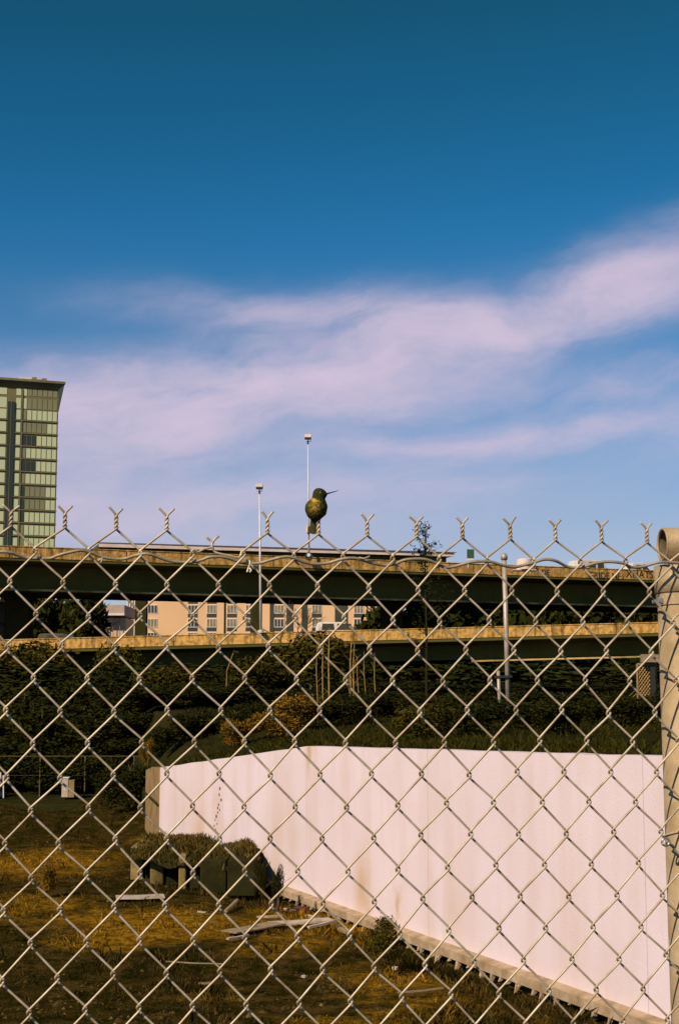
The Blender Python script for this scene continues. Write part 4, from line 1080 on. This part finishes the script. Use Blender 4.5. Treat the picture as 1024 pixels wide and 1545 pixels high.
lp = empty('lattice_screen', P(975, 1055, 42)); tag(lp, 'tan lattice screen with a dark post beside the fence post on the bank', 'lattice screen')
la = lambda name, mb, m, **k: part(lp, name, mb, m, **k)
A = P(961, 1003, 42); B = P(991, 1051, 42)
w = B.x-A.x; h = A.z-B.z; n = 7
for i in range(-n, n+1):
    for sgn in (1, -1):
        # diagonal strips clipped to the rectangle
        c = i*.12
        pts_ = []
        for t in range(61):
            x = w*t/60; z = (c + x*1.35*sgn) if sgn == 1 else (c + h - x*1.35 )
            if 0 <= z <= h: pts_.append((x, z))
        if len(pts_) < 3: continue
        (xa, za), (xb, zb) = pts_[0], pts_[-1]
        o_ = .0 if sgn == 1 else .016
        la('strip', MB().tube([(A.x+xa, 42+o_, B.z+za), (A.x+xb, 42+o_, B.z+zb)], .016, 4), M['lattice'])
la('frame', MB().box((A.x-.04,41.96,B.z-.05),(A.x,42.04,A.z+.03)).box((A.x+.001,41.96,A.z),(B.x,42.04,A.z+.05)), M['lattice'])
q = P(985, 1065, 41.9); la('dark_post', MB().box((q.x-.07,41.85,q.z-.4),(q.x+.07,41.95,A.z+.35)), M['black'])
q = P(976, 995, 41.8); la('cap_block', MB().box((q.x-.2,41.7,q.z-.08),(q.x+.35,41.84,q.z+.15)), M['wood'])
q0 = P(961, 1045, 41.9); q1 = P(928, 1077, 40); la('brace_wire', MB().tube([q0, q1], .012, 4).tube([q0+Vector((.0,0,.12)), q1+Vector((0,0,.15))], .008, 4), M['lattice'])

# ------------------------------------------------------------------ the chain-link fence
CAMM = Matrix.Translation((0,0,CAMZ)) @ Matrix.Rotation(RAD(90)+PITCH, 4, 'X')
def c2w(v):   # camera coords x right, y down, z forward -> world
    return CAMM @ Vector((v[0], -v[1], -v[2]))
def c2wd(v): return (CAMM.to_3x3() @ Vector((v[0], -v[1], -v[2])))
FX = c2wd((0.98000971,0.02691887,0.19712012)).normalized()        # along the fence, to the right and away
FD_ = c2wd((0.01442182,0.98958057,-0.14325612)).normalized()        # down the mesh
FN = FX.cross(FD_).normalized(); FN = FN if FN.y > 0 else -FN        # away from the camera
FO = c2w((-0.45422966,0.00874344,1.96545494))
CW = .0720; CH = .04388; WRAD = .00162
def fp(c, r_, dx=0, dy=0, dn=0):
    """c columns, r_ half rows down; dx, dy(down), dn(away) in metres"""
    return FO+FX*(c*CW+dx)+FD_*(r_*CH+dy)+FN*dn
def fpx(px, py, dn=0):
    """point on the fence plane seen at a photo pixel"""
    d = CAMM.to_3x3() @ Vector(((px-512)/F, (772.5-py)/F, -1)); o = Vector((0,0,CAMZ))
    t = (FO-o).dot(FN)/d.dot(FN); return o+d*t+FN*dn
base = fp(2, 39)
fence = empty('chain_link_fence', (base.x, base.y, 2.3)); tag(fence, 'galvanised chain-link fence filling the foreground with twisted wire points on top', 'fence')
def cpart(name, mb, m, parent=None, **k):
    o = mb.build(name, m, None, **k); o.parent = parent or fence; o.matrix_parent_inverse = Matrix.Translation(fence.location).inverted(); return o
def catmull(pts, n=4):
    out = []; m = len(pts)
    for i in range(m-1):
        p0, p1, p2, p3 = pts[max(i-1,0)], pts[i], pts[i+1], pts[min(i+2,m-1)]
        for k in range(n):
            t = k/n; out.append(.5*((2*p1)+(p2-p0)*t+(2*p0-5*p1+4*p2-p3)*t*t+(3*p1-p0-3*p2+p3)*t*t*t))
    out.append(pts[-1]); return out
jr = random.Random(17)
JIT = {}
def jit(c, r_):
    k = (round(c*2), r_)
    if k not in JIT: JIT[k] = (jr.gauss(0,.0010), jr.gauss(0,.0010))
    # slight sag of the top selvage as in the photo
    dx, dy = JIT[k]; 
    return dx+.0004*sin(r_*.6+c), dy+.0010*sin(c*.9+r_*.2)
NR = 39
for k in range(-20, 88):
    # wire k swings between columns k/2 (left) and (k+1)/2 (right); integer columns knot on even rows
    li = (k % 2 == 0)                      # left extreme is an integer column -> knots at even rows
    pts = []
    c_top = k/2 if li else (k+1)/2         # column of its extreme at row 0 (integer)
    s0 = -1 if li else 1
    broken = (abs(c_top-4) < .1)
    tw_ph = 0 if s0 > 0 else pi
    hx_ = WRAD*1.02
    if not broken:
        # twisted end: V tip, helix, then out to the first run
        ang0 = jr.uniform(-.5,.5)+c_top*.3
        vx = (.0105+jr.uniform(-.002,.0015)); vy = .0092+jr.uniform(-.0015,.0015)
        tips = s0
        top = -.019-.0015*jr.random()
        turns = 1.5
        b0 = .22*CH
        endphase = tw_ph+2*pi*turns
        sgn = 1 if cos(endphase) > 0 else -1
        jx, jy = jit(c_top, 0)
        pts.append(fp(c_top, 0, sgn*vx+jx, b0+top-vy, .001*sgn))
        pts.append(fp(c_top, 0, sgn*vx*.45+jx, b0+top-vy*.38, .0008*sgn))
        nh = 12
        for q in range(nh+1):
            t = 1-q/nh; a = tw_ph+2*pi*turns*t
            pts.append(fp(c_top, 0, cos(a)*hx_+jx, b0+top*t, sin(a)*hx_))
        nstart = b0+.004
        pts.append(fp(c_top, 0, -s0*.0035+jx, b0+.0045, (-.0022 if s0 > 0 else .0030)))
    else:
        if s0 > 0:   # bent-over pair: this one runs over low toward the left knot
            pts += [fpx(330,809), fpx(323,815,-.001), fpx(320,822,.001), fpx(318,826,-.001), fpx(307,829,-.002), fpx(299,833,-.002)]
        else:
            pts += [fpx(311,810), fpx(319,817,.001), fpx(320,823,-.002), fpx(323,831,.001), fpx(330,835,0), fpx(348,838.5,0), fpx(361,841,.0015)]
    side = s0; d = (-.0021 if s0 > 0 else .0021)   # depth of the run that leaves the top: '/' in front, '\\' behind
    for row in range(1, NR+1):
        side = -side
        c = (k/2) if side < 0 else (k+1)/2
        jx, jy = jit(c, row)
        din = (.0032 if side > 0 else -.0032); dout = -din
        for (ox, oy, dn) in ((-.0015,-.0058,din),(.0012,-.0030,din*.9),(.0023,0,0),(.0012,.0030,dout*.9),(-.0015,.0058,dout)):
            pts.append(fp(c, row, side*ox+jx, oy+jy, dn))
    P2 = catmull(pts, 3)
    cpart('wire', MB().tube(P2, WRAD, 8), M['zinc'], smooth=True, fix=False)
# heavy wavy tension wire woven through the first row of knots
tp = [(-120,838,1),(-60,834,1),(0,833,-1),(15,834,-1),(26,837,0),(40,841,1),(59,842,1),(76,842,1),(88,838,0),(105,834,-1),(124,831,-1),(140,835,0),(160,841,1),(185,843,1),(205,838,0),(222,836,-1),(240,841,0),(258,846,1),(285,848,1),(304,845,0),(316,841,-1),(337,841,-1),(353,845,0),(369,849,1),(390,849.5,1),(408,845,0),(425,841,-1),(440,841.5,-1),(455,847,0),(475,850.5,1),(495,849,1),(515,844,-1),(536,843,-1),(559,849,0),(583,852.5,1),(597,850,0),(611,845,-1),(636,844,-1),(656,849,0),(672,855.5,1),(687,854,1),(712,848,-1),(738,848,-1),(758,853,0),(778,855,1),(799,850,0),(820,844.5,-1),(837,847,-1),(857,854.5,1),(875,856,1),(895,850.5,0),(914,848,-1),(936,850,-1),(954,855.5,1),(972,854,1),(989,849.5,-1),(1007,849,-1),(1040,852,-1),(1080,858,1),(1120,852,-1)]
cpart('tension_wire', MB().tube(catmull([fp(-10+i*.35, 1.1, 0, .004*sin(i*1.57), .0042*cos(i*1.57)) for i in range(20)]+[fpx(a, b, c*.0042) for a, b, c in tp]+[fp(15.4+i*.35, 1.1, 0, .004*sin(i*1.57), .0042*cos(i*1.57)) for i in range(80)], 5), .0023, 8), M['tension'], smooth=True, fix=False)
# loose hanging wire ends
for pts_ in ([(376,846,-.004),(376.5,851,-.006),(374,858,-.005),(372,864,-.006)], [(374,856,-.004),(378,861,-.007),(376,864,-.006)], [(540,842,-.006),(548,843.5,-.008),(556,840,-.006)], [(148,847,-.005),(155,843,-.006),(152,850,-.005)]):
    cpart('loose_end', MB().tube(catmull([fpx(*p) for p in pts_], 4), .0014, 6), M['zinc'], smooth=True, fix=False)
# terminal post standing just behind the mesh
PR = .0375
def on_post(py, off=0): return None
pa = fpx(989, 850, 0); pb_ = fpx(1011.5, 1545, 0)
ax_ = (pb_-pa).normalized()
def fpo(px, py, off):
    d = CAMM.to_3x3() @ Vector(((px-512)/F, (772.5-py)/F, -1)); o = Vector((0,0,CAMZ))
    t = ((FO+FN*off)-o).dot(FN)/d.dot(FN); return o+d*t
OFFN = PR+.006
pc = fpo(989+37.5, 850, OFFN)
post = cpart('post', MB().tube([pc+ax_*.012, pc+ax_*1.75], PR, 40), M['post'], smooth=True)
# loop cap: sleeve over the post, and a short horizontal tube with an open mouth
cp = cpart('loop_cap', MB().tube([pc+ax_*.004, pc+ax_*.0045, pc+ax_*.046, pc+ax_*.047], [PR*.96, PR+.004, PR+.004, PR+.001], 40), M['post'], parent=None, smooth=True); 
lc = pc-ax_*.0285+FX*.004; Rl = .0270
prof = []
hd = (FX*.86+FN*.50).normalized()      # axis of the loop, mouth turned a little toward the camera
hd = (FX*.985-FN*.11).normalized()
m_ = MB(); n = 40; vs_ = []; fs_ = []
up_ = -ax_; sd_ = hd.cross(up_).normalized()
for (r_, t) in ((Rl*.88,.034),(Rl*.88,-.031),(Rl*.95,-.033),(Rl,-.031),(Rl,.034)):
    for i in range(n):
        a = 2*pi*i/n; vs_.append(lc+hd*(t)+up_*(cos(a)*r_*1.0)+sd_*(sin(a)*r_))
for j in range(4):
    for i in range(n): fs_.append((j*n+i, j*n+(i+1)%n, (j+1)*n+(i+1)%n, (j+1)*n+i))
m_.add(vs_, fs_); o_ = cpart('cap_loop', m_, M['post'], smooth=True, fix=False)
o_.data.materials.append(mat('shade_toned_cap_inside', (.16,.11,.06), .9, 0, (.09,.06,.03), 90))  # inner face darkened in colour to read as a shaded hollow
for i, p_ in enumerate(o_.data.polygons): p_.material_index = 1 if i < n else 0
m_ = MB(); vs_ = [lc+hd*.0335+up_*(cos(2*pi*i/n)*Rl*.87)+sd_*(sin(2*pi*i/n)*Rl*.87) for i in range(n)]; m_.add(vs_, [tuple(range(n))]); cpart('loop_back', m_, M['column'], fix=False)  # dark disc stands for the shade deep inside the loop
# raised rib over the loop
vs_ = []; m_ = MB()
m_.tube([lc+hd*.004+up_*(cos(a)*(Rl+.0005))+sd_*(sin(a)*(Rl+.0005)) for a in [2*pi*i/36 for i in range(37)]], .0026, 8, cap=False); cpart('cap_rib', m_, M['post'], smooth=True)
m_ = MB(); m_.tube([lc+hd*(-.0315)+up_*(cos(a)*(Rl-.002))+sd_*(sin(a)*(Rl-.002)) for a in [2*pi*i/36 for i in range(37)]], .0022, 8, cap=False); cpart('cap_rim', m_, M['post'], smooth=True)
# tension bands with bolts
def band(py, py_b):
    q = fpx(989+(py-850)*.033, py); s = (q-pa).dot(ax_); c = pc+ax_*s
    b_ = cpart('band', MB().tube([c-ax_*.009, c-ax_*.0085, c+ax_*.0085, c+ax_*.009], [PR+.0004, PR+.0022, PR+.0022, PR+.0004], 40), M['post'], smooth=False)
    e_ = c-FX*(PR+.002)-FN*.004
    o = cpart('bolt', MB().tube([e_-FN*.010+ax_*.002, e_+FN*.02+ax_*.002], .0042, 6), M['bolt'])
    o = cpart('bolt_washer', MB().tube([e_-FN*.0062+ax_*.002, e_-FN*.0045+ax_*.002], .0068, 16), M['bolt'])
band(907, 907)
# lighter wire tie with a curl
q = fpx(1001, 1270, -.004)
m_ = MB(); m_.tube(catmull([q+FX*(.0055*cos(a))+FD_*(.0055*sin(a))-FN*(.001*a/3) for a in [i*.7 for i in range(14)]], 3), .0016, 6); cpart('tie_wire', m_, M['bolt'], smooth=True)
cx_ = pc+ax_*((fpx(1001,1270)-pa).dot(ax_))
cpart('tie_wire', MB().tube([cx_+(FX*cos(a)+FN*sin(a))*(PR+.0016)+ax_*(.01*sin(a)) for a in [2*pi*i/36 for i in range(37)]], .0016, 6, cap=False), M['zinc'], smooth=True)
# a second post at the far end of this bay, left of the frame
c2 = fp(-9.4, 0)+FN*(PR+.008)
cpart('post', MB().tube([c2+ax_*(-.0), c2+ax_*1.75], .03, 24), M['post'], smooth=True)
cpart('post_cap', MB().tube([c2-ax_*.001, c2-ax_*.012, c2-ax_*.02], [.033,.028,.008], 24), M['post'], smooth=True)

# ------------------------------------------------------------------ the hummingbird
perch = fp(6, 0, 0, .22*CH-.0195)           # top of the twist at column 6
BO = fpx(476.5, 783, -.001)
bird = empty('hummingbird', BO); tag(bird, 'small dark green hummingbird with a long bill perched on a twisted wire point', 'bird')
bX = FX.copy(); bZ = Vector((0,0,1)); bY = Vector((-bX.y, bX.x, 0)).normalized()
def B3(x, y, z): return Vector(BO)+(bX*x+bY*y+bZ*z)*.001      # millimetres; y away from the camera
def bpart(name, mb, m, **k):
    o = mb.build(name, m, None, **k); o.parent = bird; o.matrix_parent_inverse = Matrix.Translation(BO).inverted(); return o
def bird_extra(nt, b, cur, tcn):
    N = nt.nodes; L = nt.links
    geo = N.new('ShaderNodeNewGeometry')
    vm = N.new('ShaderNodeVectorMath'); vm.operation = 'SUBTRACT'; L.new(geo.outputs['Position'], vm.inputs[0]); vm.inputs[1].default_value = BO
    def dot(v):
        n = N.new('ShaderNodeVectorMath'); n.operation = 'DOT_PRODUCT'; L.new(vm.outputs[0], n.inputs[0]); n.inputs[1].default_value = v*1000; return n.outputs['Value']
    X = dot(bX); Z = dot(bZ); Y = dot(bY)
    def m(op, a, c):
        n = N.new('ShaderNodeMath'); n.operation = op
        for i, v in enumerate((a, c)):
            if isinstance(v, (int, float)): n.inputs[i].default_value = v
            else: L.new(v, n.inputs[i])
        return n.outputs[0]
    nz = N.new('ShaderNodeTexNoise'); nz.inputs['Scale'].default_value = 260; nz.inputs['Detail'].default_value = 6; nz.inputs['Roughness'].default_value = .75; L.new(vm.outputs[0], nz.inputs['Vector'])
    wob = m('MULTIPLY', m('SUBTRACT', nz.outputs['Fac'], .5), 1.0)
    def blob(cx, cz, rx, rz, s, front=True):
        u = m('DIVIDE', m('SUBTRACT', X, cx), rx); v = m('DIVIDE', m('SUBTRACT', Z, cz), rz)
        return m('MULTIPLY', m('EXPONENT', m('MULTIPLY', m('ADD', m('MULTIPLY', u, u), m('MULTIPLY', v, v)), -1.0), 0), s)
    tot = m('ADD', blob(-4,14,9.5,12,.66), m('ADD', blob(-5.5,27,4,4,.75), blob(1,25,6,2.4,.5)))
    tot = m('ADD', tot, m('MULTIPLY', wob, 2.3))
    # only the breast side
    fr = N.new('ShaderNodeMapRange'); L.new(Y, fr.inputs[0]); fr.inputs[1].default_value = 2; fr.inputs[2].default_value = -3
    tot = m('MULTIPLY', tot, fr.outputs[0])
    hd_ = N.new('ShaderNodeMapRange'); L.new(m('ADD', m('ADD', Z, m('MULTIPLY', X, .6)), m('MULTIPLY', wob, 14.0)), hd_.inputs[0]); hd_.inputs[1].default_value = 30; hd_.inputs[2].default_value = 25.5
    tot = m('MULTIPLY', tot, hd_.outputs[0])
    r_ = N.new('ShaderNodeValToRGB'); L.new(tot, r_.inputs[0]); cr = r_.color_ramp
    cr.elements[0].position = .10; cr.elements[0].color = (.036,.040,.008,1); cr.elements[1].position = .95; cr.elements[1].color = (.58,.32,.07,1)
    for p_, c_ in ((.35,(.095,.080,.012,1)),(.62,(.25,.155,.02,1))):
        e_ = cr.elements.new(p_); e_.color = c_
    L.new(r_.outputs[0], b.inputs['Base Color'])
    vo = N.new('ShaderNodeTexVoronoi'); vo.inputs['Scale'].default_value = 620; mpn = N.new('ShaderNodeMapping'); mpn.inputs['Scale'].default_value = (1,1,.55)
    L.new(vm.outputs[0], mpn.inputs[0]); L.new(mpn.outputs[0], vo.inputs['Vector'])
    bp = N.new('ShaderNodeBump'); bp.inputs['Distance'].default_value = .0009; L.new(vo.outputs['Distance'], bp.inputs['Height']); L.new(bp.outputs[0], b.inputs['Normal'])
M['bird'] = mat('bird_plumage', (.03,.035,.01), .9, spec=.12, extra=bird_extra)
M['wing'] = mat('dusky_wing', (.035,.034,.010), .8, 0, (.07,.06,.018), 300, .0003, 900)
M['bill'] = mat('black_bill', (.012,.012,.008), .35)
M['eye'] = mat('bird_eye', (.004,.004,.003), .05, spec=.9)
M['spot'] = mat('white_eye_spot', (.6,.6,.45), .7)
rings = [ # z, cx, cy, rx, ry
 (-1.5,-1.5,3,2.0,2.0),(0,-1.5,2,6.0,5.0),(2.5,-1.0,0.5,10.0,8.5),(6,-.6,-.8,13.3,11.2),(10.5,-.3,-1.6,15.6,13.2),(15.5,0,-1.8,16.2,13.8),(20,.3,-1.4,15.6,13.0),(24,1.0,-.8,13.6,11.4),
 (27,2.2,-.3,11.2,9.8),(29.5,3.4,0,9.9,9.2),(32,4.4,0,9.9,9.3),(35,5.2,-.2,10.2,9.6),(38,5.4,-.2,9.9,9.4),(40.5,5.0,0,8.7,8.6),(42.6,4.5,.2,6.6,6.8),(44.2,4.2,.3,3.8,4.0),(44.9,4.1,.3,1.0,1.0)]
vs_ = []; fs_ = []; n = 40
for (z, cx, cy, rx, ry) in rings:
    for i in range(n):
        a = 2*pi*i/n; w_ = 1+.025*MN.noise(Vector((cos(a)*3, sin(a)*3, z*.35)))
        # breast is fuller than the back; cheek swells toward the bill
        x = cx+cos(a)*rx*w_; y = cy+sin(a)*ry*w_
        if 31 < z < 40 and cos(a) > .3: x += 1.3*(cos(a)-.3)*(1-abs(z-35)/5)
        vs_.append(B3(x, y, z))
for j in range(len(rings)-1):
    for i in range(n): fs_.append((j*n+i, j*n+(i+1)%n, (j+1)*n+(i+1)%n, (j+1)*n+i))
fs_ += [tuple(range(n)), tuple((len(rings)-1)*n+i for i in range(n))]
body = bpart('body', MB().add(vs_, fs_), M['bird'], smooth=True)
# ruffled breast and crown feathers
fe = MB(); r = random.Random(2)
for _ in range(1500):
    j = r.randrange(1, len(rings)-2); t = r.random(); a = r.uniform(0, 2*pi)
    A = rings[j]; C_ = rings[j+1]; z, cx, cy, rx, ry = [A[q]+(C_[q]-A[q])*t for q in range(5)]
    o_ = Vector((cos(a), sin(a), 0)); p = Vector((cx+cos(a)*rx*.99, cy+sin(a)*ry*.99, z)); tg = Vector((-sin(a), cos(a), 0))
    ln = r.uniform(1.8,3.4) if z < 28 else r.uniform(1.0,1.7); w_ = ln*.30; out = r.uniform(.2,.95) if z < 28 else r.uniform(.1,.4)
    q0 = p+Vector((0,0,ln*.4)); q1 = p-Vector((0,0,ln*.6))+o_*out
    fe.add([B3(*(q0)), B3(*(p+tg*w_+o_*out*.5)), B3(*q1), B3(*(p-tg*w_+o_*out*.5))], [(0,1,2,3)])
bpart('plumage', fe, M['bird'], fix=False)
# folded wings, held against the flanks, tips pointing down behind
for s in (-1, 1):
    m_ = MB(); vs_ = []; fs_ = []; st = 12; sg = 12
    for i in range(st+1):
        t = i/st; z = 23-27*t; wd = 5.6*sin(pi*min(1,(t*.80+.12)))**.7*(1-t*.45); th = 2.3*(1-t*.7)
        cx = s*(11.2-6.6*t*t-1.2*t); cy = 4.0+4.2*t
        for k in range(sg):
            a = 2*pi*k/sg; vs_.append(B3(cx+cos(a)*th, cy+sin(a)*wd, z))
    for i in range(st):
        for k in range(sg): fs_.append((i*sg+k, i*sg+(k+1)%sg, (i+1)*sg+(k+1)%sg, (i+1)*sg+k))
    fs_ += [tuple(range(sg)), tuple(st*sg+k for k in range(sg))]
    bpart('wing', m_.add(vs_, fs_), M['wing'], smooth=True)
# tail: narrow overlapping feathers
for k, dx in enumerate((-3.6,-1.8,0,1.8,3.6)):
    m_ = MB(); vs_ = []
    pr = [(2,1.8),(-4,2.2),(-12,2.3),(-18,2.0),(-20.5-.6*(2-abs(k-2)),.7)]
    for z, w_ in pr:
        y = 4.5+.18*(-z)+abs(dx)*.12; cx = -2.2+dx*(.7+.02*-z)
        vs_ += [B3(cx-w_, y, z), B3(cx, y-.5, z), B3(cx+w_, y, z), B3(cx, y+.4, z)]
    fs_ = [(i*4+q,i*4+(q+1)%4,(i+1)*4+(q+1)%4,(i+1)*4+q) for i in range(len(pr)-1) for q in range(4)]+[(0,1,2,3),tuple((len(pr)-1)*4+q for q in range(4))]
    bpart('tail_feather', m_.add(vs_, fs_), M['wing'])
# bill, slightly raised, pointing right
bpart('bill', MB().tube([B3(13.2,-2.5,36.0), B3(16.2,-3.4,36.9), B3(21,-4.4,38.2), B3(26,-5.2,39.7), B3(31.5,-6,41.5)], [1.9e-3,1.15e-3,.85e-3,.7e-3,.3e-3], 10), M['bill'], smooth=True)
def ball(c, r_, sx=1, sy=1, sz=1):
    m_ = MB(); vs_ = []; n = 14
    for i in range(1, 9):
        t = pi*i/9
        for k in range(n): a = 2*pi*k/n; vs_.append(B3(c[0]+r_*sx*sin(t)*cos(a), c[1]+r_*sy*sin(t)*sin(a), c[2]+r_*sz*cos(t)))
    fs_ = [(i*n+k,i*n+(k+1)%n,(i+1)*n+(k+1)%n,(i+1)*n+k) for i in range(7) for k in range(n)]+[tuple(range(n)), tuple(7*n+k for k in range(n))]
    return m_.add(vs_, fs_)
bpart('eye', ball((6.6,-9.0,37.6), 1.5, 1.05, .7, 1), M['eye'], smooth=True)
bpart('eye_spot', ball((4.3,-9.5,37.3), .62, 1, .6, 1.2), M['spot'], smooth=True)
# feet gripping the twisted wire
pp = perch-Vector(BO)
px_, pz_, py_ = pp.dot(bX)*1000, pp.z*1000, pp.dot(bY)*1000
for s in (-1, 1):
    m_ = MB()
    m_.tube([B3(px_+s*1.8, py_+1.5, pz_+6), B3(px_+s*1.6, py_, pz_+2.5), B3(px_+s*1.2, py_-1.0, pz_+1.0)], [.7e-3,.55e-3,.5e-3], 6)
    for t in (-1, 0, 1):
        m_.tube([B3(px_+s*1.2, py_-1.0, pz_+1.0), B3(px_+s*2.4+t*.8, py_-2.9, pz_-.2), B3(px_+s*1.6+t*.8, py_-2.8, pz_-2.4), B3(px_+s*.8+t*.6, py_-1.6, pz_-3.2)], [.45e-3,.4e-3,.3e-3,.15e-3], 5)
    bpart('foot', m_, M['bill'])
